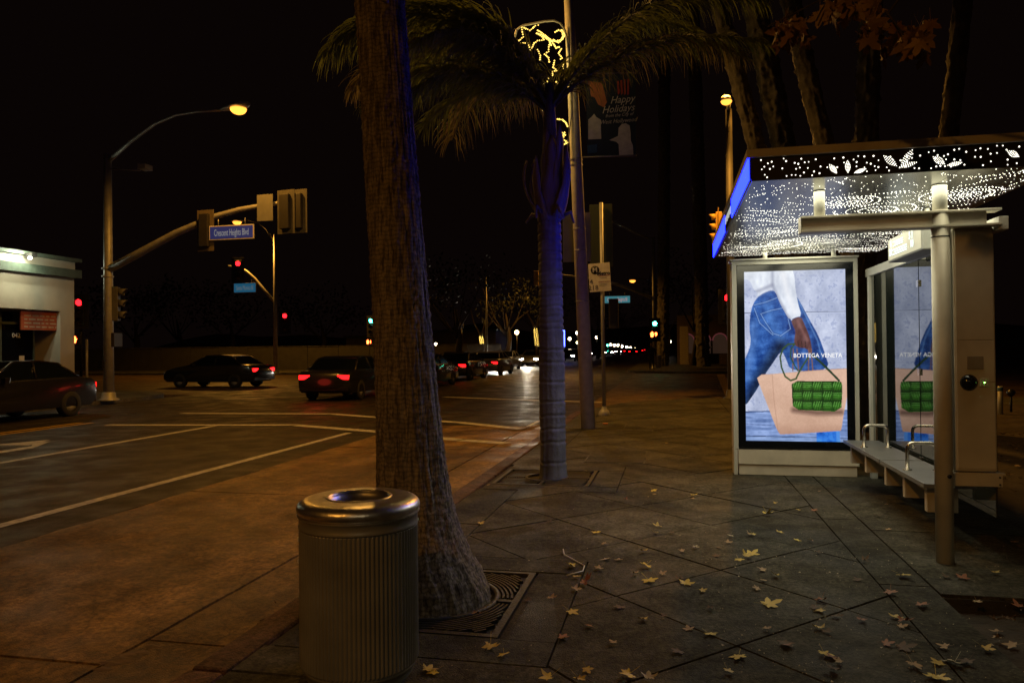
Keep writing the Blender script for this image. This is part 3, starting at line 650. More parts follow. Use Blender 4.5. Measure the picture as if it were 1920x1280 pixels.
SB().add(ed.v, ed.f).build('end_panel_holes', glow('lit_hole_end', (1, .95, .80), 3.0, False), roof)['kind'] = 'stuff'

# ============================================================ ADVERTISING DISPLAY (kiosk)
KY = 9.10
def kx(px): return atY(px, 700, KY).x
kL, kR = atY(1374, 700, KY).x, atY(1611, 700, KY).x
kiosk = empty('advertising_display', ((kL+kR)/2, KY, 0), 'tall lit advertising screen showing a woven green bag at the end of the shelter', 'advertising display')
KO = Vector(((kL+kR)/2, KY, 0))
class KB(MB):
    def build(s, name, mt, parent=None, bevel=0, loc=None, seg=2):
        s.v = [tuple(Vector(v)-KO) for v in s.v]; return MB.build(s, name, mt, parent if parent is not None else kiosk, bevel, loc, seg)
zt = atY(1490, 486, KY).z; zb0 = atY(1490, 840, KY).z; sx0, sx1 = atY(1397, 660, KY).x, atY(1587, 660, KY).x; sz0, sz1 = atY(1490, 827, KY).z, atY(1490, 507, KY).z
f = KB(); f.box((kL, KY, zb0-.02), (kL+.055, KY+.26, zt)); f.box((kR-.045, KY, zb0-.02), (kR, KY+.26, zt)); f.box((kL+.055, KY+.001, zt-.05), (kR-.045, KY+.26, zt-.002)); f.box((kL+.055, KY+.10, zb0-.02), (kR-.045, KY+.26, zt-.05)); f.build('cabinet_frame', M_grey, bevel=.004)
KB().box((kL-.02, KY-.03, zt), (kR+.01, KY+.28, zt+.02)).build('top_ledge', M_grey, bevel=.003)
KB().box((kL+.05, KY-.012, 0.0), (kL+.02, KY-.011, .0001)) 
KB().box((kL+.058, KY+.008, zb0), (kR-.048, KY+.10, zt-.052)).build('bezel', M_bezel, bevel=.004)
KB().box((kL+.05, KY-.006, .125), (kR-.01, KY+.25, zb0-.022)).build('base_panel', M_beige, bevel=.004)
KB().box((kL+.06, KY+.02, .0), (kR-.03, KY+.23, .122)).build('plinth', M_beige, bevel=.004)
KB().box((kL, KY+.0, 0), (kL+.045, KY+.20, zb0-.024)).build('side_leg', M_grey, bevel=.004)
KB().box((kL+.06, KY-.01, zb0-.016), (kR-.05, KY+.006, zb0-.004)).build('lower_strip', M_black)
for px in (1434, 1563):
    x = atY(px, 470, KY+.1).x; KB().tube([(x, KY+.1, zt+.02), (x, KY+.1, ZS)], .026, 12).build('roof_stub', M_grey)
# the picture on the screen, a fine grid of small coloured cells (flat print)
def paint_ad():
    SSX = 2; W, Hc = 172*SSX, 290*SSX
    yy, xx = np.mgrid[0:Hc, 0:W]; X = 170+(xx+.5)/W*562; Y = 113+(yy+.5)/Hc*945
    def nz(sx, sy, seed, octs=4):
        r = np.random.RandomState(seed); out = np.zeros((Hc, W)); amp = 1; tot = 0
        for o in range(octs):
            gw, gh = int(562/sx*2**o)+2, int(945/sy*2**o)+2; g_ = r.rand(gh+2, gw+2)
            u = (X-170)/562*gw; v_ = (Y-113)/945*gh; iu = u.astype(int); iv = v_.astype(int); fu = u-iu; fv = v_-iv; fu = fu*fu*(3-2*fu); fv = fv*fv*(3-2*fv)
            out += amp*((g_[iv, iu]*(1-fu)+g_[iv, iu+1]*fu)*(1-fv)+(g_[iv+1, iu]*(1-fu)+g_[iv+1, iu+1]*fu)*fv); tot += amp; amp *= .55
        return out/tot
    def poly(pts):
        ins = np.zeros((Hc, W), bool); n = len(pts)
        for i in range(n):
            (x1, y1), (x2, y2) = pts[i], pts[(i+1) % n]
            if y1 == y2: continue
            c = ((Y > y1) != (Y > y2)) & (X < (x2-x1)*(Y-y1)/(y2-y1)+x1); ins ^= c
        return ins
    def smooth(pts, k=2):
        for _ in range(k):
            q = []
            for i in range(len(pts)):
                a, b = np.array(pts[i], float), np.array(pts[(i+1) % len(pts)], float); q += [tuple(a*.75+b*.25), tuple(a*.25+b*.75)]
            pts = q
        return pts
    def dist(pts):
        d = np.full((Hc, W), 1e9)
        for (x1, y1), (x2, y2) in zip(pts[:-1], pts[1:]):
            vx, vy = x2-x1, y2-y1; t = np.clip(((X-x1)*vx+(Y-y1)*vy)/(vx*vx+vy*vy), 0, 1); d = np.minimum(d, np.hypot(X-x1-t*vx, Y-y1-t*vy))
        return d
    C = np.zeros((Hc, W, 3)); 
    def put(mask, col, a=1.0):
        col = np.array(col, float); mk = (mask*a)[..., None]; C[:] = C*(1-mk)+(col if col.ndim == 3 else col[None, None, :])*mk
    n1, n2 = nz(90, 120, 1), nz(16, 16, 2, 3)
    wall = np.array([184, 194, 224])[None, None, :]+((n1-.5)*70+(n2-.5)*34)[..., None]*np.array([1, .95, .8]); C[:] = wall
    put(n2 > .66, (120, 135, 185), .45)
    put(np.abs(Y-345-(X-450)*.004) < 2.2, (70, 78, 110), .85); put(np.abs(Y-588) < 1.6, (110, 120, 160), .5)
    put((Y > 345)&(Y < 352), (215, 225, 250), .35)
    st = nz(120, 10, 5, 3); fl = Y > 893+(X-170)*-.02
    put(fl, np.array([118, 146, 205])[None, None, :]+((st-.5)*110+(n2-.5)*30)[..., None]); put(np.abs(Y-(897-(X-170)*.02)) < 2.5, (30, 45, 90), .9); put(np.abs(Y-(1032+(X-170)*.01)) < 2, (25, 40, 80), .9); put((Y > 1036), (150, 180, 225), .35)
    put(np.abs(Y-(965+(X-170)*.05)) < 1.3, (60, 75, 130), .6)
    # jeans
    dn = nz(30, 60, 7); tw = nz(5, 5, 8, 2); fold = nz(55, 22, 9, 3)
    def denim(k=1, base=(34, 84, 170)): return np.clip(np.array(base)[None, None, :]*k+((dn-.5)*80+(tw-.5)*26+(fold-.5)*70)[..., None]*np.array([.8, 1, 1.15]), 5, 235)
    leg2 = poly(smooth([(447, 232), (480, 280), (530, 380), (585, 480), (615, 570), (645, 668), (425, 672), (400, 600), (372, 545), (440, 420)]))
    put(leg2, denim(.92)); put((dist([(466, 262), (520, 380), (575, 500), (600, 600)]) < 4) & leg2, (105, 150, 215), .5)
    leg1 = poly(smooth([(236, 262), (285, 232), (335, 218), (352, 240), (385, 312), (430, 386), (470, 440), (460, 520), (372, 560), (330, 620), (280, 690), (240, 765), (205, 815), (172, 860), (150, 860), (150, 640), (178, 585), (206, 515), (196, 430), (204, 330)], 1))
    put(leg1, denim(1.0))
    sh_ = np.clip(1-np.abs(dist([(370, 530), (300, 640), (235, 740), (180, 850)]))/60, 0, 1); put(leg1, denim(.55), 0.0); C[:] = C*(1-(leg1*sh_*.6)[..., None])
    hl = np.clip(1-dist([(215, 400), (212, 500), (190, 620), (182, 700)])/42, 0, 1); put(leg1, (120, 165, 235), hl*.45)
    hl = np.clip(1-dist([(300, 300), (330, 400), (360, 470)])/55, 0, 1); put(leg1, (95, 150, 225), hl*.35)
    for pts in ([(225, 300), (290, 285), (355, 262)], [(262, 350), (320, 332), (384, 320)], [(262, 350), (290, 400), (330, 460), (372, 474)], [(372, 474), (428, 436), (415, 380)], [(225, 316), (255, 400), (330, 470)]):
        d = dist(pts); put((d < 1.8) & (leg1 | leg2), (150, 185, 235), .75); put((d > 3.5) & (d < 6) & (leg1 | leg2), (15, 45, 110), .5)
    put((dist([(240, 256), (330, 222), (345, 222)]) < 6) & leg1, (60, 100, 175), .8)
    lowleg = poly([(563, 1000), (690, 1000), (693, 1070), (563, 1070)]); put(lowleg, denim(1.15, (30, 100, 200))); put(lowleg & (X > 672), (90, 160, 240), .6)
    # sweater
    sw = poly(smooth([(150, 100), (440, 100), (455, 150), (458, 215), (472, 300), (491, 366), (458, 372), (424, 388), (395, 340), (365, 280), (343, 216), (300, 222), (262, 240), (238, 262), (248, 232), (222, 214), (205, 160), (150, 150)], 1))
    put(sw, np.clip(np.array([212, 220, 236])[None, None, :]+((nz(40, 60, 11)-.45)*70)[..., None]*np.array([1, .98, .85]), 0, 250))
    put(sw, (120, 128, 160), np.clip(1-dist([(332, 120), (330, 190), (352, 240), (400, 345), (428, 388)])/15, 0, 1)*.55)
    put(sw, (130, 135, 165), np.clip(1-dist([(240, 225), (290, 205), (330, 190)])/16, 0, 1)*.6); put(sw, (245, 246, 252), np.clip(1-dist([(390, 130), (410, 230), (450, 340)])/28, 0, 1)*.6)
    # hand
    hd = poly(smooth([(430, 386), (487, 366), (505, 410), (530, 470), (541, 520), (548, 572), (530, 575), (518, 545), (470, 540), (448, 525), (448, 490), (456, 450), (440, 415)], 1))
    put(hd, np.clip(np.array([96, 58, 60])[None, None, :]+((nz(30, 40, 12)-.5)*60)[..., None], 10, 200)); put(hd, (165, 110, 105), np.clip(1-dist([(470, 395), (490, 440), (520, 500)])/14, 0, 1)*.5)
    for x in (468, 488, 508): put((dist([(x, 505), (x+4, 545)]) < 2) & hd, (40, 22, 28), .8)
    # straps and tote
    for x0, x1 in ((442, 437), (462, 470), (528, 524), (540, 548)): put(dist([(x0, 548), (x1, 668)]) < 3.2, (128, 88, 78), .95)
    strap = [(450, 520), (415, 520), (385, 545), (368, 590), (375, 650), (395, 700), (425, 722), (455, 712), (470, 680), (500, 630), (524, 595)]
    tote = poly(smooth([(231, 690), (360, 683), (560, 664), (738, 655), (760, 655), (735, 800), (712, 910), (700, 993), (690, 998), (372, 1022), (356, 1018), (330, 960), (290, 850), (255, 760)], 1))
    tg = np.clip(np.array([226, 182, 156])[None, None, :]+((nz(160, 160, 13)-.5)*40+(nz(6, 6, 14, 2)-.5)*14)[..., None]-((Y-680)/340*18)[..., None], 0, 255); put(tote, tg)
    put(tote, (170, 120, 100), np.clip(1-dist([(322, 688), (330, 830), (352, 1015)])/3, 0, 1)*.6); put(tote & (Y > 960), (160, 110, 90), np.clip((Y-960)/70, 0, 1)*.5); put(tote, (140, 100, 90), np.clip(1-dist([(231, 690), (560, 665), (738, 655)])/5, 0, 1)*.7)
    put(tote, (90, 60, 50), np.clip(1-dist([(440, 885), (570, 900), (700, 895)])/26, 0, 1)*.75)
    put(dist(strap) < 4.6, (38, 66, 30)); put(dist([(448, 524), (430, 545), (425, 590), (448, 640), (466, 668)]) < 3.4, (46, 78, 34)); put(dist([(545, 578), (600, 630), (650, 680), (690, 722)]) < 6, (30, 58, 34)); put(dist(strap) < 1.3, (90, 125, 70), .6)
    # woven bag
    bag = poly(smooth([(430, 722), (560, 727), (700, 724), (708, 745), (707, 800), (700, 893), (560, 888), (436, 884), (431, 800)], 1)); put(bag, (30, 92, 18))
    for r_ in range(3):
        for c_ in range(6):
            x0, x1 = 434+c_*55-22*(r_ % 2)*0, 434+c_*55+52; y0, y1 = 727+r_*53.5, 727+r_*53.5+51
            cm = bag & (X > x0) & (X < x1) & (Y > y0) & (Y < y1); u = (X-x0)/(x1-x0); v_ = (Y-y0)/(y1-y0)
            rib = np.sin((v_*5 if (r_+c_) % 2 else (u*4+v_*1.2))*2*np.pi+tw*3); br = .62+.42*np.sin(np.pi*np.clip(v_, 0, 1))+.22*rib-.25*(np.abs(u-.5)*2)**3
            col = np.stack([50*br, 112*br, 26*br], -1); put(cm, np.clip(col, 4, 220)); put(cm & (rib > .72) & (v_ < .6), (135, 205, 105), .5)
            put(bag & (np.abs(X-x0) < 2) & (Y > y0) & (Y < y1), (8, 42, 8), .7)
        put(bag & (np.abs(Y-(727+r_*53.5)) < 2.5), (8, 40, 8), .8)
    g_ = C.mean(2, keepdims=True); C[:] = np.clip(g_+(C-g_)*.88, 0, 255)/255
    lin = np.where(C > .04045, ((C+.055)/1.055)**2.4, C/12.92)
    return lin.reshape(290, SSX, 172, SSX, 3).mean((1, 3))
img = paint_ad(); ih, iw = img.shape[:2]
xsn = np.linspace(sx0, sx1, iw+1); zsn = np.linspace(sz1, sz0, ih+1)
vx = np.stack(np.meshgrid(xsn, zsn), -1).reshape(-1, 2); verts = np.zeros((len(vx), 3)); verts[:, 0] = vx[:, 0]-KO.x; verts[:, 2] = vx[:, 1]; verts[:, 1] = .004
idx = (np.arange(ih)[:, None]*(iw+1)+np.arange(iw)[None, :]).ravel(); faces = np.stack([idx+iw+1, idx+iw+2, idx+1, idx], -1)
me = bpy.data.meshes.new('screen'); me.vertices.add(len(verts)); me.vertices.foreach_set('co', verts.ravel()); me.loops.add(faces.size); me.loops.foreach_set('vertex_index', faces.ravel().astype(np.int32))
me.polygons.add(len(faces)); me.polygons.foreach_set('loop_start', np.arange(0, faces.size, 4, dtype=np.int32)); me.polygons.foreach_set('loop_total', np.full(len(faces), 4, np.int32)); me.update(calc_edges=True)
ca = me.color_attributes.new('picture', 'FLOAT_COLOR', 'CORNER'); cc = np.ones((len(faces), 4, 4), np.float32); cc[:, :, :3] = img.reshape(-1, 1, 3); ca.data.foreach_set('color', cc.ravel())
ms = bpy.data.materials.new('screen_picture'); ms.use_nodes = True; t = ms.node_tree; bs = t.nodes['Principled BSDF']; at = t.nodes.new('ShaderNodeVertexColor'); at.layer_name = 'picture'
t.links.new(at.outputs[0], bs.inputs['Emission Color']); bs.inputs['Emission Strength'].default_value = 1.0; bs.inputs['Base Color'].default_value = (.01, .01, .012, 1); bs.inputs['Roughness'].default_value = .15
me.materials.append(ms); scr = link(bpy.data.objects.new('screen', me), kiosk)
xt = sx0+(577-170)/562*(sx1-sx0); ztx = sz1-(585-113)/945*(sz1-sz0)
for s_, px in (('BOTTEGA', 513), ('VENETA', 652)):
    xt = sx0+(px-170)/562*(sx1-sx0)-KO.x; text(s_, 'lettering', .068, glow('white_text', (1, 1, 1), 1.0), scr, facing(Vector((xt, .0015, ztx))), .0004, sx=.92 if s_ == 'BOTTEGA' else .9, font_offset=.0005)

# ============================================================ BENCH
bench = empty('bench', (1.95, 7.4, 0), 'grey metal shelter bench with steel armrests against the glass', 'bench')
BO = Vector((1.95, 7.4, 0))
class BB(MB):
    def build(s, name, mt, parent=None, bevel=0, loc=None, seg=2):
        s.v = [tuple(Vector(v)-BO) for v in s.v]; return MB.build(s, name, mt, parent if parent is not None else bench, bevel, loc, seg)
bx0 = 1.80; SH = .48
ys_ = [(5.98, 7.16), (7.19, 8.62)]
M_seat = mat('seat_grey', (.30, .31, .32), .35, .5, scale=6, amt=.2)
for a, b_ in ys_:
    s_ = BB(); n = int((b_-a)/.05); pitch = (b_-a)/n
    for k in range(n): s_.box((bx0, a+k*pitch, SH-.02), (2.14, a+(k+.72)*pitch, SH))
    s_.box((bx0, a, SH-.03), (2.14, b_-.01, SH-.021)); s_.box((bx0-.012, a, SH-.03), (bx0, b_-.01, SH+.002)); s_.build('seat', M_seat, bevel=0)
for yy in (6.08, 6.62, 7.16, 7.85, 8.45):
    BB().box((bx0+.03, yy-.03, .26 if yy < 8.5 else 0), (bx0+.24, yy+.03, SH-.032)).build('bracket', M_beige, bevel=.004)
BB().box((bx0+.12, 6.0, .36), (bx0+.18, 8.6, .42)).build('support_beam', M_beige)
for yy in (6.62, 8.02):
    pts = []
    x0_, x1_ = bx0+.06, 2.08; hgt = .22
    for i in range(7): a = math.pi-math.pi/2*i/6; pts.append((x0_+.05+.05*math.cos(a), yy, SH+hgt-.05+.05*math.sin(a)))
    for i in range(7): a = math.pi/2-math.pi/2*i/6; pts.append((x1_-.05+.05*math.cos(a), yy, SH+hgt-.05+.05*math.sin(a)))
    pts = [(x0_, yy, SH)]+pts+[(x1_, yy, SH)]
    o = BB().tube(pts, .015, 12).build('armrest', M_steel)
    for x_ in (x0_, x1_): BB().tube([(x_, yy, SH), (x_, yy, SH+.008)], .034, 16).build('armrest_foot', M_steel, o)

# ============================================================ ARRIVAL DISPLAY
ap = Vector((2.03, 7.0, 2.34)); ad = empty('arrival_display', ap, 'small hanging display with white arrival times under the canopy', 'arrival display')
Mz = Matrix.Rotation(R(-62), 4, 'Z')
# display hangs by the rail, its face turned to someone on the bench
v0 = atX(1665, 455, 1.98); v1 = atX(1700, 440, 1.98)
ad.location = Vector((2.02, v1.y-.1, 0)); yc = v1.y-.1
b = MB(); b.box((-.07, -.42, 2.25), (.10, .56, 2.46)); b.build('housing', mat('display_grey', (.30, .31, .30), .5), ad, bevel=.01)
b = MB(); b.box((-.074, -.38, 2.265), (-.070, .52, 2.445)); b.build('face_panel', M_grey, ad)
Ml = glow('display_white', (.85, 1, .95), 1.3)
for (ya, yb, za, zb) in ((.08, .38, 2.375, 2.43), (-.02, .40, 2.30, 2.36)):
    for k in range(3):
        zz0 = za+(zb-za)*k/3; MB().box((-.077, ya, zz0), (-.074, yb-.06*(k % 2), zz0+(zb-za)/3-.009)).build('text_row', Ml, ad)
def dtext(s_, yy, zz): text(s_, 'lettering', .085, Ml, ad, Matrix.Translation((-.0775, yy, zz)) @ Matrix.Rotation(-math.pi/2, 4, 'Z') @ Matrix.Rotation(math.pi/2, 4, 'X'), .0006, font_offset=.003)
dtext('4', .44, 2.402); dtext('20', .45, 2.33); dtext('5 1', -.14, 2.402); dtext('10', -.16, 2.33)
MB().tube([(0, .3, 2.46), (0, .3, ZS)], .02, 10).build('hanger', M_grey, ad); MB().tube([(0, -.3, 2.46), (0, -.3, ZS)], .02, 10).build('hanger', M_grey, ad)

# ============================================================ STREET LAMPS AND SIGNALS
def luminaire(parent, p, d, mt, s=1.0, power=0, name='lamp_head'):
    """cobra head: p end of the arm, d horizontal direction"""
    d = Vector(d).normalized(); M = Matrix.Translation(p) @ Matrix.Rotation(math.atan2(d.y, d.x), 4, 'Z')
    b = MB(); prof = [(0, .04), (.12, .075), (.35, .12), (.6, .115), (.72, .05)]
    vs = []; n = 10
    for x, r in prof:
        for j in range(n):
            a = 2*math.pi*j/n; vs.append(M @ Vector((x*s, r*s*1.15*math.cos(a), r*s*(.75*math.sin(a) if math.sin(a) > 0 else .35*math.sin(a)))))
    b.add(vs, [(i*n+j, i*n+(j+1) % n, (i+1)*n+(j+1) % n, (i+1)*n+j) for i in range(4) for j in range(n)], True)
    b.f += [tuple(len(vs)-n+j for j in range(n))]; b.sm += [False]
    h = b.build(name, M_galv, parent)
    b = MB(); c = M @ Vector((.46*s, 0, -.045*s)); k = 10; pr = [(max(.001, .15*s*math.cos(R(90*i/5))), -.11*s*math.sin(R(90*i/5))) for i in range(6)]
    b.lathe(pr, 14, c); b.build('lens', mt, h)
    if power:
        L = lamp('SPOT', 'lamp_light', c-Vector((0, 0, .14*s)), power, SODIUM, .12, parent, spot_size=R(165), spot_blend=.6)
    return c
def signal_head(loc, az, lit=None, body=M_signalb, plate=True, n=3, s=1.0, label='', group='traffic signals', parent=None, plate_mat=None, back=False, top=True):
    """three-lens head, face towards local -Y turned by az"""
    t = empty('traffic_signal', loc, label, 'traffic signal', group, az)
    h = .36*s*n
    MB().box((-.17*s, -.02*s, -h/2), (.17*s, .20*s, h/2)).build('housing', body, t, bevel=.02*s)
    if plate:
        MB().box((-.32*s, .06*s, -h/2-.14*s), (.32*s, .075*s, h/2+.14*s)).build('backplate', plate_mat or M_backpl, t, bevel=.004)
    for i in range(n):
        z = h/2-.18*s-i*.36*s
        vs = []; N = 12; r = .14*s
        for yy, k in ((-.02*s, 1), (-.26*s, .93)):
            for j in range(N+1):
                a = math.pi*(-.2+1.4*j/N); vs.append((r*k*math.cos(a), yy if yy > -.1*s else yy*(.6+.4*max(0, math.sin(a))), z+r*k*math.sin(a)))
        b = MB(); b.add(vs, [(j, j+1, N+2+j, N+1+j) for j in range(N)], True); o = b.build('visor', body, t); sm = o.modifiers.new('s', 'SOLIDIFY'); sm.thickness = .008*s
        mt = {'r': M_red, 'g': M_green}.get(lit[1], M_off) if lit and lit[0] == i else M_off
        b = MB(); b.lathe([(.001, .05*s), (.06*s, .04*s), (.11*s, .015*s), (.125*s, 0)], 16, M=Matrix.Translation((0, -.021*s, z)) @ Matrix.Rotation(math.pi/2, 4, 'X')); b.build('lens', mt, t)
    return t
def ped_head(loc, az, txt, label, s=1.0, on=True):
    t = empty('pedestrian_signal', loc, label, 'pedestrian signal', 'pedestrian signals', az)
    MB().box((-.24*s, 0, -.22*s), (.24*s, .18*s, .22*s)).build('housing', M_signalb, t, bevel=.015)
    mt = glow('ped_orange', (1, .10, .02), 14)
    hand = [(-.05, -.09), (.04, -.09), (.06, .0), (.085, .05), (.06, .06), (.045, .03), (.042, .12), (.02, .12), (.015, .14), (-.005, .14), (-.01, .12), (-.03, .12), (-.04, .03), (-.055, .09), (-.07, .085), (-.06, .0)]
    if on:
        MB().extr([(x*s*1.5-(.10*s if txt else 0), y*s*1.4) for x, y in hand], facing(Vector((0, -.004, -.02*s))), .003).build('hand_symbol', mt, t)
        if txt: text(txt, 'digit', .30*s, mt, t, facing(Vector((.12*s, -.004, 0))), .001, font_offset=.012*s)
    return t
def pole(loc, h, r0_, r1_, label, mt=M_galv, name='street_lamp', cat='street lamp', group='street lamps', lean=(0, 0), base=True, n=16):
    t = empty(name, loc, label, cat, group)
    MB().tube([(0, 0, 0), (lean[0]*.5, lean[1]*.5, h*.5), (lean[0], lean[1], h)], [r0_, (r0_+r1_)/2, r1_], n).build('pole', mt, t)
    if base: MB().lathe([(r0_*1.9, 0), (r0_*1.9, .03), (r0_*1.35, .07), (r0_*1.25, .22), (r0_*1.02, .26)], n).build('base_plate', mt, t)
    return t
def curve_pts(p0, p1, p2, n=14):
    p0, p1, p2 = map(Vector, (p0, p1, p2)); return [p0*(1-t)**2+p1*2*t*(1-t)+p2*t*t for t in (i/n for i in range(n+1))]
def loc_of(t, v): return Vector(v)-t.location

# --- concrete lamp pole with holiday decoration (right kerb)
LP = Vector((-1.54, 13.86, 0)); ptop = atY(1064, -60, 13.86); lx = ptop.x-LP.x; hT = 9.3
lpole = pole(LP, hT, .135, .085, 'tall concrete lamp pole carrying the star lights and the holiday banner', M_cpole, lean=(lx*hT/ptop.z, 0), base=False, n=24)
def on_pole(z): return Vector((LP.x+lx*z/ptop.z, 13.86, z))
arm = curve_pts(loc_of(lpole, on_pole(9.1)), loc_of(lpole, on_pole(9.1))+Vector((-1.5, 0, 1.0)), loc_of(lpole, (-5.3, 13.7, 10.0)))
MB().tube(arm, [.05-.015*i/14 for i in range(15)], 10).build('arm', M_galv, lpole)
lmk = luminaire(lpole, arm[-1], (-1, 0, 0), M_sod, 1.0, 0)
for z in (2.35, 3.3, 3.7, 4.9, 5.0, 6.4): 
    p = loc_of(lpole, on_pole(z)); MB().lathe([(.125, 0), (.135-.004*z, .001), (.14-.004*z, .01), (.135-.004*z, .02)], 24, p).build('steel_band', M_galv, lpole)
# sign plate behind it
a, c = atY(1055, 401, 14.02), atY(1108, 490, 14.02)
tag(MB().box((a.x, 14.02, c.z), (c.x, 14.03, a.z)).build('metal_sign', M_plate, bevel=.006), 'blank pale back of a sign strapped to the concrete lamp pole', 'sign')
# --- star decoration
dec = empty('holiday_light_decoration', atY(1062, 160, 13.8), 'yellow light string stars and swirl hanging on the concrete lamp pole', 'holiday lights'); DO = dec.location.copy()
def zp(x, y, yy=13.75): return atY(940+x/4.571, 30+y/4.571, yy)-DO
MB().tube([zp(590, 470), zp(560, 180), zp(540, 110), zp(500, 60), zp(450, 42), zp(370, 48), zp(180, 85), zp(130, 120), zp(100, 250), zp(60, 420)], .02, 8).build('frame', M_galv, dec)
MB().tube([zp(590, 60), zp(600, 470), zp(600, 860), zp(560, 1180)], .012, 6).build('frame', M_galv, dec)
strings = {'star_string': [[(175, 100), (178, 140), (190, 180), (150, 215), (150, 240), (185, 235), (222, 235), (240, 270), (250, 292), (275, 250), (282, 235), (310, 215), (365, 205), (350, 180), (305, 150), (300, 135)], [(180, 98), (210, 110), (245, 125), (270, 105), (290, 85), (315, 80), (320, 100)]],
 'swirl_string': [[(310, 125), (350, 148), (385, 175), (420, 205), (450, 245), (470, 275), (505, 265)], [(302, 150), (345, 160), (380, 188), (412, 215), (430, 262)], [(430, 215), (470, 220), (510, 205), (530, 175), (520, 140), (490, 123), (460, 140), (455, 160)], [(445, 205), (490, 228), (525, 200), (543, 165), (525, 128), (500, 120)]],
 'small_star_string': [[(410, 250), (405, 305), (370, 328), (405, 360), (415, 410)], [(515, 285), (490, 320), (520, 362), (495, 378)], [(455, 385), (445, 440), (475, 470), (440, 475), (442, 530)], [(530, 400), (530, 450), (520, 475)]],
 'lower_string': [[(100, 250), (98, 300), (85, 340), (100, 375), (70, 400), (60, 445), (105, 460), (155, 430)], [(185, 455), (230, 455), (285, 440)], [(310, 290), (335, 340), (328, 392)]],
 'middle_string': [[(405, 535), (390, 575), (345, 580)], [(350, 625), (352, 640)], [(470, 565), (510, 600), (535, 565)], [(480, 620), (495, 700), (415, 675)], [(375, 715), (365, 765), (350, 825)]],
 'bottom_star_string': [[(425, 870), (405, 915), (445, 960), (455, 985)], [(480, 885), (525, 890), (555, 920), (575, 960)], [(455, 1035), (490, 1025)], [(500, 985), (545, 1020), (525, 1055), (570, 1085), (515, 1115), (500, 1165)], [(540, 1000), (520, 1040)], [(400, 830), (430, 880)]]}
rs = random.Random(8)
for nm, pls in strings.items():
    b = MB()
    for pl in pls:
        for (xA, yA_), (xB, yB_) in zip(pl[:-1], pl[1:]):
            n = max(1, int(math.hypot(xB-xA, yB_-yA_)/(11.5 if 'swirl' in nm else 14)))
            for k in range(n): p = zp(xA+(xB-xA)*k/n+rs.uniform(-1.5, 1.5), yA_+(yB_-yA_)*k/n+rs.uniform(-1.5, 1.5)); b.octa(p, rs.uniform(.014, .021))
    o = b.build(nm, M_warm, dec); o['kind'] = 'stuff'
# --- banner
bn = empty('banner', atY(1145, 220, 13.86), 'dark Happy Holidays banner beside the concrete lamp pole', 'banner'); NO = bn.location.copy()
NY = 13.86
def bz(x, y): v_ = atY(940+x/4.571, 30+y/4.571, NY)-NO; return v_
def bpoly(pts, off, nm, mt):
    vs = [bz(x, y) for x, y in pts]; b = MB(); n = len(vs); b.add([(v_.x, -off, v_.z) for v_ in vs]+[(v_.x, -off+.0025, v_.z) for v_ in vs], [tuple(range(n)), tuple(range(2*n-1, n-1, -1))]+[(i, n+i, n+(i+1) % n, (i+1) % n) for i in range(n)]); return b.build(nm, mt, bn)
M_navy = mat('banner_navy', (.012, .022, .05), .7); M_bw = mat('banner_white', (.75, .70, .62), .7); M_bo = mat('banner_orange', (.60, .20, .08), .7); M_bred = mat('banner_red', (.5, .06, .03), .7); M_bb = mat('banner_blue', (.03, .10, .22), .7)
bpoly([(725, 500), (1150, 490), (1155, 1195), (735, 1205)], .0, 'cloth', M_navy)
bpoly([(745, 560), (860, 575), (905, 740), (880, 785), (830, 760), (800, 700), (770, 690)], .004, 'printed_shape', M_bo)
for k in range(4): bpoly([(990+k*30, 560-k*6), (1006+k*30, 557-k*6), (1016+k*26, 660+k*4), (1000+k*26, 680)], .004, 'printed_stripe', M_bred)
bpoly([(745, 1060), (745, 890), (775, 865), (795, 840), (815, 868), (852, 890), (857, 1055)], .004, 'printed_tower', M_bw)
bpoly([(925, 1065), (1000, 1030), (1005, 960), (1030, 930), (1065, 920), (1100, 940), (1108, 1000), (1110, 1070), (1128, 1110), (1132, 1190), (1010, 1195), (1005, 1100), (985, 1080)], .004, 'printed_dog', M_bw)
bpoly([(735, 1110), (820, 1100), (822, 1170), (740, 1180)], .004, 'printed_badge', M_bb)
for s_, x, y, sz in (('Happy', 1035, 718, .19), ('Holidays', 1000, 798, .19), ('from the City of', 1010, 850, .085), ('West Hollywood', 1000, 902, .108)):
    p = bz(x, y); text(s_, 'lettering', sz, mat('banner_text', (.75, .70, .62), .7), bn, facing(Vector((p.x, -.006, p.z)), tilt=R(1)), .001, shear=.35, sx=.9)
MB().tube([bz(700, 492)+Vector((-.25, 0, 0)), bz(1160, 486)], .012, 8).build('top_bar', M_galv, bn); MB().tube([bz(690, 1207)+Vector((-.2, 0, 0)), bz(1160, 1197)], .012, 8).build('bottom_bar', M_galv, bn)

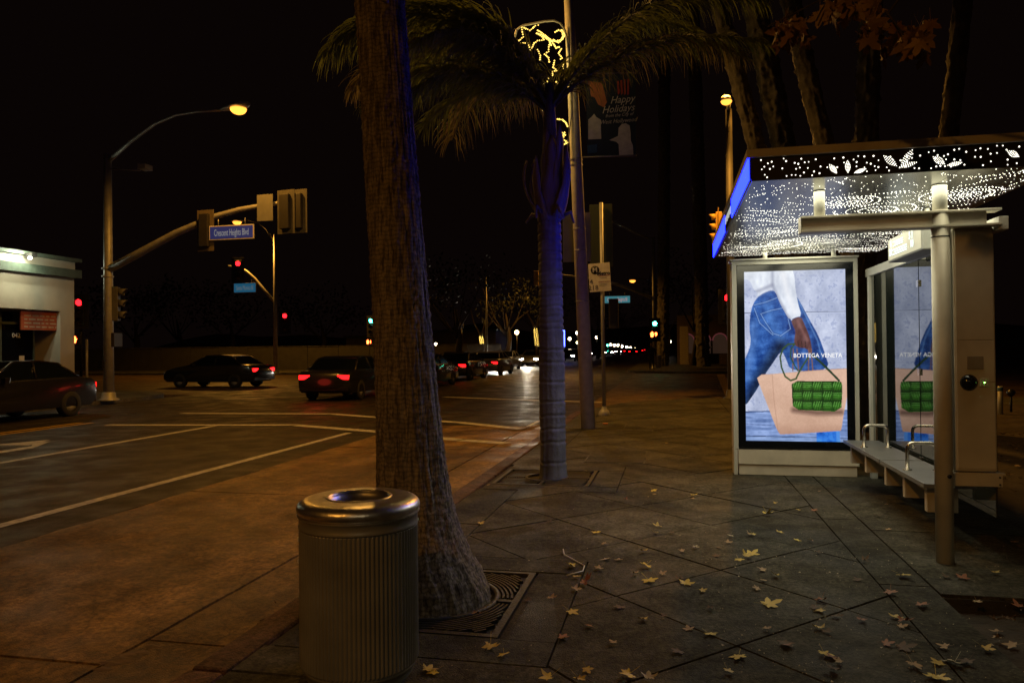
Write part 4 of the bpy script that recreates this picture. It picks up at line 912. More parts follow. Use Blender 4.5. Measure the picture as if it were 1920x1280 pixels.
# --- bus stop pole and sign
BP = Vector((-1.49, 16.64, 0)); bh = atY(1127, 380, 16.64).z
bp = empty('sign_pole', BP, 'thin sign pole with round foot standing behind the concrete lamp pole', 'sign pole')
dxp = atY(1127, 380, 16.64).x-BP.x
MB().tube([(0, 0, 0), (dxp, 0, bh)], .042, 14).build('pole', M_galv, bp); MB().lathe([(.13, 0), (.13, .03), (.10, .10), (.06, .14), (.045, .2)], 20).build('foot', M_galv, bp)
a, c = atY(1104, 494, 16.58), atY(1145, 546, 16.58)
bs_ = empty('bus_stop_sign', ((a.x+c.x)/2, 16.58, (a.z+c.z)/2), 'white bus stop sign reading Metro 4 218 on the thin pole', 'bus stop sign')
hw, hh = (c.x-a.x)/2, (a.z-c.z)/2; tl = R(3)
pts = [(-hw, -hh), (hw, -hh), (hw, hh), (-hw, hh)]
MB().extr(pts, facing(Vector((0, 0, 0)), tilt=tl), .006).build('plate', mat('bus_sign_white', (.78, .76, .72), .5), bs_, bevel=.0025)
dk = mat('bus_sign_ink', (.02, .02, .02), .6)
b = MB(); b.lathe([(.0005, .003), (.095, .003), (.095, 0)], 28, M=facing(Vector((-hw+.135, -.0085, hh-.15)))); b.build('round_logo', dk, bs_)
text('M', 'logo_letter', .15, mat('sign_white_ink', (.8, .8, .78), .5), bs_, facing(Vector((-hw+.135, -.013, hh-.155)), tilt=tl), .0008, font_offset=.0015)
text('Metro', 'lettering', .112, dk, bs_, facing(Vector((.085, -.0095, .085)), tilt=tl), .0008, font_offset=.004); text('4', 'lettering', .15, dk, bs_, facing(Vector((-.185, -.0085, -.10)), tilt=tl), .0008); text('218', 'lettering', .15, dk, bs_, facing(Vector((-.14, -.0085, -.235)), tilt=tl), .0008)
for z in (.025, -.11): MB().extr([(-.03, 0), (hw-.01, 0), (hw-.01, .012), (-.03, .012)], facing(Vector((0, -.0085, z)), tilt=tl), .001).build('stripe', mat('sign_stripe', (.35, .12, .05), .6), bs_)
for z in (-.02, -.155, -.19): MB().extr([(-.01, 0), (hw-.08, 0), (hw-.08, .008), (-.01, .008)], facing(Vector((0, -.0085, z)), tilt=tl), .001).build('fine_print', M_plate, bs_)
a, c = atY(1105, 384, 16.75), atY(1149, 500, 16.75)
tag(MB().box((a.x, 16.75, c.z), (c.x, 16.77, a.z)).build('sign_board', mat('dark_green_board', (.02, .028, .012), .5), bevel=.006), 'dark green board mounted high on the thin pole above the bus stop sign', 'sign')
signal_head(atY(1151, 588, 17.0), R(180), None, label='unlit black signal head beside the thin pole', plate=False, s=.62)

# --- left signal pole 1
def rotY(a): return a
Y1 = 20.3; base1 = G(204, 750); pY = base1.y
t1 = pole(base1, atY(200, 290, pY).z, .16, .11, 'tall signal pole in front of the lit corner store', cat='signal pole', name='signal_pole', group='signal poles')
q = lambda px, py, yy=pY: atY(px, py, yy)-base1
MB().tube([q(203, 303), q(245, 265, pY-.3), q(290, 232, pY-.7), q(330, 215, pY-1), q(370, 209, pY-1.2), q(415, 207, pY-1.4)], [.06, .055, .05, .045, .04, .035], 10).build('lamp_arm', M_galv, t1)
luminaire(t1, q(415, 207, pY-1.4), (1, -.3, 0), M_sod, 1.5, 1)
MB().tube([q(204, 505), q(260, 475), q(330, 437), q(400, 407), q(450, 393), q(500, 384), q(548, 378)], [.13, .12, .105, .09, .08, .07, .06], 12).build('mast_arm', M_galv, t1)
MB().tube([q(204, 316), q(262, 320), q(268, 314)], .018, 8).build('camera_arm', M_galv, t1); MB().box(tuple(q(262, 318)-Vector((0, .1, 0))), tuple(q(276, 308)+Vector((0, .25, 0)))).build('camera', M_galv, t1)
for py in (505, 520): MB().lathe([(.17, 0), (.18, .02), (.17, .05)], 16, q(202, py)).build('band', M_galv, t1)
MB().box(tuple(q(193, 690)-Vector((0, .2, 0))), tuple(q(200, 675)+Vector((0, 0, 0)))).build('push_button', M_black, t1)
signal_head(atY(388, 433, pY-.1), R(176), label='single signal seen from behind left of the blue street name sign', s=.92, body=M_signalb, plate_mat=mat('plate_back_yellow', (.15, .12, .08), .6))
signal_head(atY(539, 398, pY-.15), R(172), label='left signal of the pair at the tip of the long mast arm', s=.95, body=M_signalb, plate_mat=M_backpl)
signal_head(atY(562, 397, pY-.05), R(172), label='right signal of the pair at the tip of the long mast arm', s=.95, body=M_signalb, plate_mat=M_backpl)
a, c = atY(483, 366, pY-.12), atY(513, 414, pY-.12)
tag(MB().box((a.x, pY-.16, c.z), (c.x, pY-.15, a.z)).build('metal_sign', M_plate, bevel=.01), 'blank pale square sign back on the long mast arm', 'sign')
def street_sign(pa, pb, yy, txt, label, az=0, m_=None, tm=None, size=.3, arm=None):
    a, c = atY(*pa, yy), atY(*pb, yy); t = empty('street_name_sign', ((a.x+c.x)/2, yy, (a.z+c.z)/2), label, 'street sign', 'street name signs', az)
    hw, hh = (c.x-a.x)/2, (a.z-c.z)/2
    MB().box((-hw, 0, -hh), (hw, .04, hh)).build('border', M_bw, t, bevel=.004); MB().box((-hw+.03, -.004, -hh+.03), (hw-.03, 0, hh-.03)).build('plate', m_, t)
    sz_ = hh*1.35; text(txt, 'lettering', sz_, tm, t, facing(Vector((0, -.006, -.01))), .001, sx=2*hw*.90/(len(txt)*.50*sz_))
    for s_ in (-.6, .6): MB().tube([(s_*hw, .02, hh), (s_*hw, .02, hh+.2)], .012, 6).build('hanger', M_galv, t)
    return t
street_sign((392, 424), (476, 447), pY-.25, 'Crescent Heights Blvd', 'blue street name sign Crescent Heights Blvd hanging from the long mast arm', m_=glow('sign_blue', (.02, .035, .16), .5), tm=glow('sign_text', (.8, .78, .72), .28), size=.235)
signal_head(atY(222, 570, pY+.2), R(115), label='side view of the yellow hooded signal on the tall left pole', s=1.0, body=M_backpl, plate=False, plate_mat=M_backpl)
ped_head(atY(222, 637, pY+.2), R(100), '', 'dark pedestrian signal under the hooded signal on the tall left pole', on=False)
# red signals by the store corner
rp = G(163, 735); t3 = pole(rp, 2.0, .05, .045, 'short yellow post beside the store corner', M_galv, 'post', 'post', 'posts', base=False)
rp2 = G(150, 738); t4 = pole(Vector((atY(152, 640, rp2.y+3).x, rp2.y+3, 0)), atY(150, 560, rp2.y+3).z, .06, .05, 'dark signal pole beside the store corner', M_black, 'signal_pole', 'signal pole', 'signal poles')
signal_head(atY(159, 585, rp2.y+3)-Vector((0, .3, 0)), R(28), (0, 'r'), label='red signal nearest the lit corner store', plate=True, s=1.05, plate_mat=M_signalb)
ped_head(atY(150, 637, rp2.y+3)-Vector((0, .3, 0)), R(20), '', 'red hand pedestrian signal beside the lit corner store', s=.9)
# --- left signal pole 2 (far left corner)
b2 = G(517, 700); y2 = b2.y; t2 = pole(b2, atY(514, 440, y2).z, .15, .10, 'tan signal pole with a low lamp behind the blue street name sign', M_galv, 'signal_pole', 'signal pole', 'signal poles')
q2 = lambda px, py, d=0: atY(px, py, y2+d)-b2
MB().tube([q2(512, 450), q2(500, 430), q2(485, 418), q2(466, 413)], [.07, .06, .05, .045], 8).build('lamp_arm', M_galv, t2); luminaire(t2, q2(468, 413), (-1, -.1, 0), M_sod, 1.9, 1)
MB().tube([q2(515, 566), q2(495, 543), q2(478, 522), q2(462, 508), q2(445, 500), q2(428, 499)], [.11, .10, .09, .08, .07, .06], 8).build('mast_arm', M_galv, t2)
signal_head(atY(446, 507, y2-.6), R(32), (0, 'r'), label='red signal at the tip of the short mast arm', s=1.25, plate_mat=M_signalb)
signal_head(atY(534, 604, y2-.6), R(25), (0, 'r'), label='red signal on the right of the tan pole with yellow lower lenses', s=1.15, plate_mat=M_signalb)
street_sign((438, 531), (480, 548), y2-.4, 'Santa Monica Bl', 'small blue sign Santa Monica Bl under the short mast arm', m_=glow('sign_cyan', (.02, .13, .24), .55), tm=glow('sign_text2', (.5, .6, .65), .2), size=.27)
# --- far left green signal
b5 = G(703, 693); y5 = b5.y; t5 = pole(b5, atY(702, 560, y5).z, .09, .07, 'far signal pole showing a green light just left of the thick palm', M_black, 'signal_pole', 'signal pole', 'signal poles')
signal_head(atY(696, 612, y5-.4), 0, (0, 'g'), label='green signal just left of the thick palm', s=1.2, plate_mat=M_signalb)
ped_head(atY(692, 641, y5-.4), 0, '1', 'red pedestrian countdown just left of the thick palm', s=1.0)
# --- far right pole, mast arms
b6 = G(1228, 690); y6 = b6.y; t6 = pole(b6, atY(1219, 445, y6).z, .15, .11, 'far corner signal pole with two arms above the standing person', M_galv, 'signal_pole', 'signal pole', 'signal poles')
q6 = lambda px, py, d=0: atY(px, py, y6+d)-b6
MB().tube([q6(1219, 448), q6(1195, 438), q6(1170, 425), q6(1148, 415)], .06, 8).build('lamp_arm', M_galv, t6); luminaire(t6, q6(1150, 416), (-1, 0, 0), M_off, 1.2)
MB().tube([q6(1221, 558), q6(1190, 545), q6(1153, 532), q6(1105, 522), q6(1055, 516), q6(1006, 516)], [.12, .10, .09, .08, .07, .06], 8).build('mast_arm', M_galv, t6)
signal_head(atY(1006, 522, y6-.3), R(180), label='signal seen from behind left of the slim palm', s=1.0, body=M_ydark, plate=False)
signal_head(atY(1228, 618, y6-.5), 0, (0, 'g'), label='green signal above the standing person', s=1.2, plate_mat=M_signalb)
ped_head(atY(1226, 627, y6-1.0), 0, '9', 'red countdown pedestrian signal reading 9', s=1.2)
street_sign((1133, 555), (1182, 568), y6-.3, 'Crescent Heights Bl', 'teal street name sign right of the bus stop sign pole', m_=glow('sign_teal', (.04, .16, .19), 1.0), tm=glow('sign_text3', (.75, .40, .40), .6), size=.27)
# --- near right corner lamp with yellow signal heads
b7 = Vector((2.75, 22.3, 0)); xx = atY(1368, 345, 22.3).x; b7.x = xx
t7 = pole(b7, atY(1368, 205, 22.3).z, .13, .09, 'tall lamp pole rising behind the left edge of the shelter canopy', M_dpole)
MB().tube([atY(1368, 207, 22.3)-b7, atY(1366, 203, 22.2)-b7, atY(1366, 197, 21.6)-b7], .05, 8).build('lamp_arm', M_galv, t7)
luminaire(t7, atY(1366, 196, 21.6)-b7, (-.2, -1, 0), M_sod, 1.0, 1)
signal_head(atY(1343, 426, 22.3), R(-90), label='yellow hooded signal facing left beside the blue light edge', body=M_ydark, plate=True, s=.78, plate_mat=M_ydark)
signal_head(atY(1362, 426, 22.6), R(-60), label='yellow signal half hidden behind the blue light edge', body=M_ydark, plate=False, s=.78)
tb = MB(); tb.tube([atY(1345, 418, 22.3)-b7, (0, 0, atY(1345, 418, 22.3).z)], .025, 6); tb.build('signal_bracket', M_galv, t7)
signal_head(atY(1363, 575, 24), R(10), (0, 'r'), label='red signal just left of the advertising display', s=.8, plate_mat=M_signalb)
# --- distant lamp between pole and palm
for k, (px, py, yy, h_) in enumerate(((1201, 526, 95, 0),)):
    p = atY(px, py, yy); t = pole(Vector((p.x+1.5, yy, 0)), p.z, .12, .08, 'far lamp shining just left of the far corner pole', M_galv)
    MB().tube([(0, 0, p.z), (-1.5, 0, p.z+.2)], .05, 6).build('lamp_arm', M_galv, t); luminaire(t, (-1.3, 0, p.z+.15), (-1, 0, 0), M_sod, 2.6)

# lamp behind the photographer's spot, out of the picture
tbk = pole(Vector((-2.0, -7.5, 0)), 8.6, .14, .09, 'lamp pole at the kerb behind the viewpoint', M_galv)
MB().tube([(0, 0, 8.5), (-1.0, 0, 9.1), (-2.2, 0, 9.2)], .05, 8).build('arm', M_galv, tbk); luminaire(tbk, (-2.2, 0, 9.2), (-1, 0, 0), M_sod)
tb2 = pole(Vector((3.6, -7, 0)), 6.0, .09, .06, 'added unseen paler lamp pole on the planting side behind the viewpoint', M_galv)  # unseen pale lamp, added to whiten the light on shelter and paving
MB().tube([(0, 0, 5.95), (-.3, .1, 6.2), (-.6, .2, 6.25)], .035, 8).build('arm', M_galv, tb2); luminaire(tb2, (-.6, .2, 6.25), (-1, .3, 0), M_warmw)
# ---- lights of those lamp heads, plus one free spot
def spot(loc, power, col=SODIUM, size=160, rad=.15): return lamp('SPOT', 'lamp_light', loc, power, col, rad, None, spot_size=R(size), spot_blend=.5)
spot((-5.2, -7.5, 9.0), 1100, (1, .41, .055)); spot((2.6, -6.6, 6.1), 450, (1, .77, .42), 150)                # kerb lamp behind, then the added pale lamp
spot((-5.75, 13.7, 9.8), 1600, (1, .48, .09)); lamp('POINT', 'string_light_glow', atY(1000, 120, 13.55), 38, (1, .72, .22), .5)                        # concrete lamp pole
pl = atY(428, 212, pY-1.55); spot(pl, 700); pl2 = atY(457, 418, y2); spot(pl2, 2600)
spot(Vector((atY(1366, 196, 21.2).x, 20.4, 8.9)), 2200)
spot((-9, 56, 9), 1800)  # spot without a lamp head, added above the far road

# ============================================================ CORNER STORE (left)
BX = atX(140, 748, -21.0).x; yC = atX(140, 745, -21).y; zT = atX(141, 486, -21).z
st = empty('corner_store', (-21, yC, 0), 'low cream corner store with a lit parapet and red notice at the left edge', 'building')
class CB(MB):
    def build(s, name, mt, parent=None, bevel=0, loc=None, seg=2):
        s.v = [(v[0]+21, v[1]-yC, v[2]) for v in s.v]; return MB.build(s, name, mt, parent if parent is not None else st, bevel, loc, seg)
M_cream = mat('store_stucco', (.50, .45, .36), .85, scale=3, amt=.12, bump=.3, bscale=50); M_gband = mat('store_green_band', (.10, .13, .10), .7)
yP = atX(113, 600, -21).y; zL = atX(60, 580, -21).z; X0 = -21
CB().box((-30, yP, 0), (X0, yC, zL)).build('wall_pier', M_cream)
CB().box((-30, 0, zL), (X0, yC, atX(140, 522, -21).z)).build('upper_wall', M_cream)
zg0, zg1 = atX(140, 522, -21).z, atX(140, 507, -21).z
CB().box((-30, 0, zg0), (X0+.22, yC+.12, zg1)).build('green_band', M_gband)
CB().box((-30, 0, zg1), (X0+.02, yC+.02, zT-.12)).build('parapet', M_cream)
CB().box((-30, 0, zT-.12), (X0+.2, yC+.15, zT)).build('parapet_cap', M_gband)
CB().box((-30, 0, 0), (X0-3.5, yP, zL)).build('rear_wall', mat('store_dark', (.03, .028, .024), .8))
CB().box((X0-2.2, yP-2.6, 0), (X0-2.0, yP, zL)).build('shop_front', mat('shop_front_dark', (.05, .045, .035), .5))
for k in range(4):
    y_ = yP-.6-k*1.3; CB().box((X0-.55, y_-.06, 0), (X0-.47, y_, zL)).build('window_frame', M_gband)
    CB().box((X0-.52, y_-1.24, .3), (X0-.50, y_-.06, zL-.5)).build('window_pane', M_bezel)
CB().box((X0-.55, 0, zL-.5), (X0-.45, yP-.3, zL-.42)).build('transom', M_gband)
CB().box((X0-.60, 0, .0), (X0-.42, yP-.3, .3)).build('window_base', M_gband)
# notice
na, nb = atX(37, 582, X0-.2), atX(112, 620, X0-.2)
nt_ = CB().box((X0-.2, na.y, nb.z), (X0-.15, nb.y, na.z)).build('red_notice', mat('notice_red', (.42, .09, .03), .6))
for r_ in range(4):
    wds = random.Random(r_); y_ = na.y+.12; zr = na.z-.12-r_*(na.z-nb.z-.1)/4.3
    b = CB()
    while y_ < nb.y-.25: L = wds.uniform(.10, .30); b.box((X0-.149, y_, zr-.06), (X0-.144, min(y_+L, nb.y-.08), zr-.01)); y_ += L+.06
    b.build('print_row', mat('notice_print', (.5, .38, .28), .6), nt_)
p = atX(28, 629, X0-.45); text('042', 'house_number', .22, M_white, st, Matrix.Translation((p.x+21+.05, p.y-yC, p.z)) @ Matrix.Rotation(math.pi/2, 4, 'Z') @ Matrix.Rotation(math.pi/2, 4, 'X'), .005)
p = atX(42, 675, X0-.45); CB().box((X0-.48, p.y-.1, p.z-.15), (X0-.47, p.y+.1, p.z+.15)).build('door_notice', M_bw)
fp = atX(58, 480, X0+.35); fl_ = CB().box((X0+.2, fp.y-.12, fp.z-.03), (X0+.5, fp.y+.12, fp.z+.1)).build('floodlight', M_signalb, bevel=.02)
b = MB(); b.ball((X0+.36, fp.y-.05, fp.z-.06), .06, 8); CB().add(b.v, b.f).build('bulb', glow('flood_white', (.9, 1, .75), 30), fl_)
lamp('SPOT', 'flood_light', (X0+.55, fp.y-.35, fp.z+.10), 90, (.95, 1, .72), .08, None, spot_size=R(170), spot_blend=.5).rotation_euler = (0, R(70), 0)
lamp('POINT', 'flood_spill', (X0+1.0, fp.y-.5, fp.z-.25), 55, (.95, 1, .72), .08)

# ============================================================ CARS
ordw = ['first', 'second', 'third', 'fourth', 'fifth', 'sixth', 'seventh', 'eighth']
def car(loc, az, label, paint, tail=None, head=None, h=1.42, L=4.6, W=1.8, group='cars on the road'):
    t = empty('car', loc, label, 'car', group, az)      # nose towards local +Y
    k = h/1.42
    prof = [(-2.28, .42), (-2.30, .62), (-2.24, .86), (-2.10, .97), (-1.55, 1.01), (1.05, .98), (1.75, .86), (2.15, .74), (2.28, .58), (2.28, .36), (2.1, .25), (-2.1, .25)]
    prof = [(y*L/4.6, z*k) for y, z in prof]; n = len(prof); b = MB(); st_ = []
    for x, ins in ((-W/2, .10), (-W/2+.02, 0), (0, 0), (W/2-.02, 0), (W/2, .10)):
        pass
    sec = [(-W/2, .05), (-W/2+.05, .0), (-W/4, -.03), (0, -.045), (W/4, -.03), (W/2-.05, 0), (W/2, .05)]
    vs = []
    for x, i_ in sec:
        for (y, z) in prof: vs.append((x, y*(1-i_*.9), z if z < .5 else z-max(0, i_)*.6))
    fs = [(a*n+j, a*n+(j+1) % n, (a+1)*n+(j+1) % n, (a+1)*n+j) for a in range(len(sec)-1) for j in range(n)]+[tuple(range(n-1, -1, -1)), tuple((len(sec)-1)*n+j for j in range(n))]
    b.add(vs, fs, True); b.build('body', paint, t, bevel=.015)
    gp = [(-1.75, .97), (-1.15, 1.36), (-.6, 1.42), (.15, 1.40), (1.0, .96)]; gp = [(y*L/4.6, z*k) for y, z in gp]; b = MB(); vs = []
    for s_, off in ((-1, 0), (1, 0)):
        for i, (y, z) in enumerate(gp): vs.append((s_*(W/2-.06-(.16 if 0 < i < 4 else 0)), y, z))
    m_ = len(gp); b.add(vs, [tuple(range(m_)), tuple(range(2*m_-1, m_-1, -1))]+[(i, m_+i, m_+i+1, i+1) for i in range(m_-1)]); b.build('window_glass', M_bezel, t, bevel=.01)
    b = MB(); vs = []
    for s_ in (-1, 1):
        for (y, z) in gp[1:4]: vs.append((s_*(W/2-.21), y, z+.006))
    b.add(vs, [(0, 3, 4, 1), (1, 4, 5, 2)]); rf = b.build('roof', paint, t); sm = rf.modifiers.new('s', 'SOLIDIFY'); sm.thickness = .03; sm.offset = 0
    for s_ in (-1, 1):
        for i0, i1 in ((0, 1), (3, 4)):
            (ya, za), (yb, zb) = gp[i0], gp[i1]; xa_ = W/2-.06-(.16 if 0 < i0 < 4 else 0); xb_ = W/2-.06-(.16 if 0 < i1 < 4 else 0)
            MB().tube([(s_*xa_, ya, za), (s_*xb_, yb, zb)], .03, 6).build('pillar', paint, t)
        MB().tube([(s_*(W/2-.05), -.35, .98*k), (s_*(W/2-.21), -.4, 1.40*k)], .025, 6).build('pillar', paint, t)
        for yy in (-1.38*L/4.6, 1.42*L/4.6):
            Mw = Matrix.Translation((s_*(W/2-.09), yy, .32)) @ Matrix.Rotation(math.pi/2, 4, 'Y')
            b = MB(); b.lathe([(.19, -.10), (.30, -.11), (.325, -.08), (.325, .08), (.30, .11), (.19, .10)], 20, M=Mw); wh = b.build('wheel', mat('tyre', (.015, .015, .015), .8), t)
            b = MB(); b.lathe([(.001, .07), (.06, .09), (.19, .08), (.2, .0), (.19, -.08), (.06, -.09), (.001, -.07)], 14, M=Mw); b.build('rim', M_galv, wh)
        x0_, x1_ = sorted((s_*(W/2-.06), s_*(W/2-.44)))
        MB().box((x0_, -2.30*L/4.6-.012, .70*k), (x1_, -2.2*L/4.6, .84*k)).build('tail_light', tail or mat('tail_off', (.12, .005, .005), .3), t, bevel=.01)
        MB().box((x0_, 2.12*L/4.6, .58*k), (x1_, 2.285*L/4.6+.008, .70*k)).build('headlight', head or mat('head_off', (.3, .3, .3), .15), t, bevel=.01)
        MB().box((min(s_*W/2, s_*(W/2+.14)), .55, .95*k), (max(s_*W/2, s_*(W/2+.14)), .68, 1.06*k)).build('mirror', paint, t, bevel=.01)
    MB().box((-.28, -2.305*L/4.6-.012, .58*k), (.28, -2.27*L/4.6, .68*k)).build('number_plate', M_bw, t)
    MB().box((-W/2+.08, -2.33*L/4.6, .32*k), (W/2-.08, -2.2*L/4.6, .46*k)).build('rear_bumper', paint, t, bevel=.02)
    MB().box((-.5, 2.24*L/4.6, .38), (.5, 2.295*L/4.6, .54)).build('grille', M_signalb, t)
    return t
P_dark = mat('paint_black', (.012, .012, .014), .25, coat=.6); P_red = mat('paint_maroon', (.035, .008, .008), .25, coat=.6); P_silver = mat('paint_silver', (.28, .28, .28), .3, .6, coat=.5); P_white = mat('paint_white', (.5, .5, .48), .3, coat=.5)
c = G(597, 752, RZ); car((c.x+.1, c.y+2.3, RZ), R(2), 'black sedan with red tail lights crossing left of the thick palm', P_dark, M_tail, h=1.40)
c = G(60, 752, RZ); car((-15.9, 14.9, RZ), R(180), 'dark sedan at the left edge in front of the corner store', P_dark, M_taild)
car((-12.0, 33, RZ), R(1), 'maroon sedan half hidden behind the black sedan', P_red, M_tail)
car((-10.7, 31.5, RZ), 0, 'dark sedan with red lights just right of the thick palm', P_dark, M_tail)
car((-11.0, 38.5, RZ), 0, 'second dark car waiting beyond the crosswalk right of the thick palm', P_dark, M_tail)
car((-11.0, 45.5, RZ), 0, 'silver car with red lights third in the line right of the thick palm', P_silver, M_tail)
for k, (x, yy, lb) in enumerate(((-14.8, 50, 'nearest oncoming car with headlights right of the thick palm'), (-12.6, 56, 'oncoming car with white headlights left of the slim palm'), (-14.8, 61, 'oncoming car under the trunk wrapped in lights'), (-12.4, 67, 'oncoming car just left of the slim palm foot'), (-14.8, 74, 'oncoming car beneath the bright globe lamp'), (-14.8, 88, 'oncoming car half hidden by the slim palm'), (-12.4, 92, 'oncoming car between the slim palm and the concrete lamp pole'), (-13.5, 112, 'oncoming car just left of the concrete lamp pole'))):
    car((x, yy, RZ), R(180), lb, P_silver if k % 2 else P_dark, M_taild, M_head)
for k, (px, yy, lb) in enumerate(((1178, 170, 'far car with red lights right of the thin sign pole'), (1192, 200, 'farther car with red lights on the street'), (1205, 235, 'farthest car with red lights left of the standing person'))):
    r_ = ray(px, 664); car(((r_*(yy/r_.y)).x, yy, RZ), 0, lb, P_dark, M_tail)
for k, (px, yy) in enumerate(((1118, 130), (1143, 150), (1150, 175), (1160, 190), (1170, 215), (1178, 240))):
    r_ = ray(px, 670); car(((r_*(yy/r_.y)).x, yy, RZ), R(180), '%s small car in the far stream of headlights, counted from the thin sign pole' % ordw[k], P_dark, M_taild, M_head)
car((-20.2, 30.5, RZ), R(88), 'dark sedan crossing behind the tall left signal pole', P_dark, M_tail, h=1.45)
for k, (px, yy) in enumerate(((1188, 150), (1200, 185))):
    r_ = ray(px, 666); car(((r_*(yy/r_.y)).x, yy, RZ), 0, ('nearer', 'farther')[k]+' car with red lights beside the far corner kerb', P_dark, M_tail)
lamp('SPOT', 'headlight_beam', (-12.4, 64, .6), 2500, (1, .85, .6), .1, None, spot_size=R(70), spot_blend=.6).rotation_euler = (R(84), 0, R(180))
lamp('SPOT', 'headlight_beam', (-12.4, 53, .6), 1500, (1, .9, .75), .1, None, spot_size=R(60), spot_blend=.6).rotation_euler = (R(82), 0, R(180))
lamp('POINT', 'brake_glow', (c.x*0+G(597, 752, RZ).x+.1, G(597, 752, RZ).y-.45, .55), 5, (1, .05, .03), .3)

# ============================================================ BACKGROUND
# boundary wall beyond the far left corner
wl = empty('boundary_wall', (-40, 54, 0), 'low pale block wall across the far left corner', 'wall')
for k in range(16):
    MB().box((-14+k*2.6, 0, 0), (-14+k*2.6+2.57, .2, 1.75+.05*(k % 2))).build('wall_panel', mat('wall_block', (.075, .07, .055), .9, scale=2, amt=.3), wl)
    MB().box((-14+k*2.6, -.03, 1.8), (-14+k*2.6+2.57, .23, 1.86)).build('coping', M_kerb, wl)
for x0_, x1_, y_, hgt, lb in ((-26, -18.5, 78, 3.3, 'grey building behind the string-lit trunks left of the slim palm'), (-33, -27, 72, 2.7, 'low dark building right of the thick palm')):
    t = empty('low_building', ((x0_+x1_)/2, y_, 0), lb, 'building', 'low buildings far left')
    w2 = (x1_-x0_)/2; MB().box((-w2, 0, 0), (w2, 8, hgt)).build('wall', mat('far_wall', (.22, .18, .13), .9, scale=1, amt=.3), t); MB().box((-w2-.2, -.2, hgt), (w2+.2, 8.2, hgt+.25)).build('roof', M_gband, t)
    for k in range(4): 
        f_ = MB().box((-w2+.6+k*1.8, -.05, .9), (-w2+1.7+k*1.8, .0, 2.1)).build('window', M_gband, t); MB().box((-w2+.68+k*1.8, -.06, .98), (-w2+1.62+k*1.8, -.05, 2.02)).build('pane', M_bezel, f_)
# leafy trees
def tree(loc, h, r, label, seed, n=500, leafm=M_leafdark, group='street trees in the dark'):
    rr = random.Random(seed); t = empty('street_tree', loc, label, 'tree', group); b = MB()
    b.tube([(0, 0, 0), (.1*r, 0, h*.3), (.0, .1, h*.55)], [.05*r+.08, .04*r+.06, .05], 8)
    for k in range(6):
        a = rr.uniform(0, 6.3); b.tube([(.06, 0, h*.3+.05*k), (r*.35*math.cos(a), r*.35*math.sin(a), h*.5), (r*.7*math.cos(a), r*.7*math.sin(a), h*(.6+.25*rr.random()))], [.07, .045, .015], 5)
    b.build('trunk', M_bark, t); c = MB(); cl = [(rr.uniform(-.7, .7)*r, rr.uniform(-.7, .7)*r, h*(.72+rr.uniform(-.18, .2)), r*rr.uniform(.25, .5)) for _ in range(11)]
    for k in range(n):
        x, y, z, q_ = rr.choice(cl); d = Vector((rr.gauss(0, 1), rr.gauss(0, 1), rr.gauss(0, .8))).normalized()*q_*rr.random()**.4; p = Vector((x, y, z))+d; s_ = rr.uniform(.06, .14)*max(1, r/3)
        u = Vector((rr.gauss(0, 1), rr.gauss(0, 1), rr.gauss(0, 1))).normalized(); v_ = u.orthogonal().normalized()
        c.add([p-u*s_, p+v_*s_*.5, p+u*s_, p-v_*s_*.5], [(0, 1, 2, 3)])
    c.build('crown', leafm, t); return t
tp = [((853, 640), 42, 7, 3.2, 'dark branching tree right of the thick palm'), ((948, 640), 60, 8, 3.5, 'dark tree behind the globe lamp'), ((1015, 640), 75, 8, 4, 'dark tree hidden behind the slim palm'), ((1120, 640), 100, 9, 4, 'yellow-lit tree right of the thin sign pole'), ((1248, 640), 70, 8, 3.2, 'dark tree right of the far green signal'), ((1300, 640), 62, 9, 3.6, 'dark tree left of the shelter'),
      ((330, 640), 70, 9, 5, 'dark tree mass behind the low wall at far left'), ((430, 640), 66, 8, 4.5, 'dark tree behind the small blue street sign'), ((600, 640), 68, 8, 5, 'dark tree behind the low wall left of the green signal'), ((250, 640), 60, 8, 4.5, 'dark tree right of the tall left signal pole'), ((1160, 640), 140, 9, 4, 'far tree above the line of street lights'), ((1185, 640), 190, 10, 5, 'farthest tree above the line of street lights')]
for k, ((px, py), yy, h_, r_, lb) in enumerate(tp): v = atY(px, py, yy); tree((v.x, yy, 0), h_, r_, lb, k, n=700)
# palm trunks rising behind the shelter
def bgpalm(px0, px1, yy, wpx, label, seed, top=-30, by=640):
    a = atY(px0, by, yy); a2 = atY(px1, top, yy); t = empty('palm_tree', (a.x, yy, 0), label, 'palm tree', 'palms behind the shelter')
    sl_ = (a2.x-a.x)/(a2.z-a.z) if by < 500 else (a2.x-a.x)/a2.z; bx_ = a.x-sl_*a.z if by < 500 else a.x; t.location.x = bx_; d = Vector((sl_*a2.z, 0, 0)); rr = wpx/FPX*yy/2*1.0; H_ = a2.z+2.2
    def pp(u): z = H_*u; s_ = z/a2.z; return Vector((d.x*s_+.25*math.sin(s_*2.5+seed)*.3, 0, z))
    def dd(u, th): z = H_*u; return rr*(.25*mnoise.noise(Vector((math.cos(th)*3+seed, math.sin(th)*3, z*2.6)))+.42*max(0, mnoise.noise(Vector((math.cos(th)*3.2+seed, math.sin(th)*3.2, z*6)))))*(.35+.65*((z*7+th*1.5/math.pi) % 1))
    trunk_mesh(pp, 48, 420, lambda u: rr, dd).build('trunk', mat('dark_palm_bark', (.16, .14, .11), .95, scale=5, amt=.6, bump=.8), t)
    for k in range(8): frond(t, pp(1), k*.785+seed, R(35+12*(k % 3)), 1.9, R(100), 26, .5, M_dry if k % 2 else M_frond, seed=seed*10+k, wid=.03)
    return t
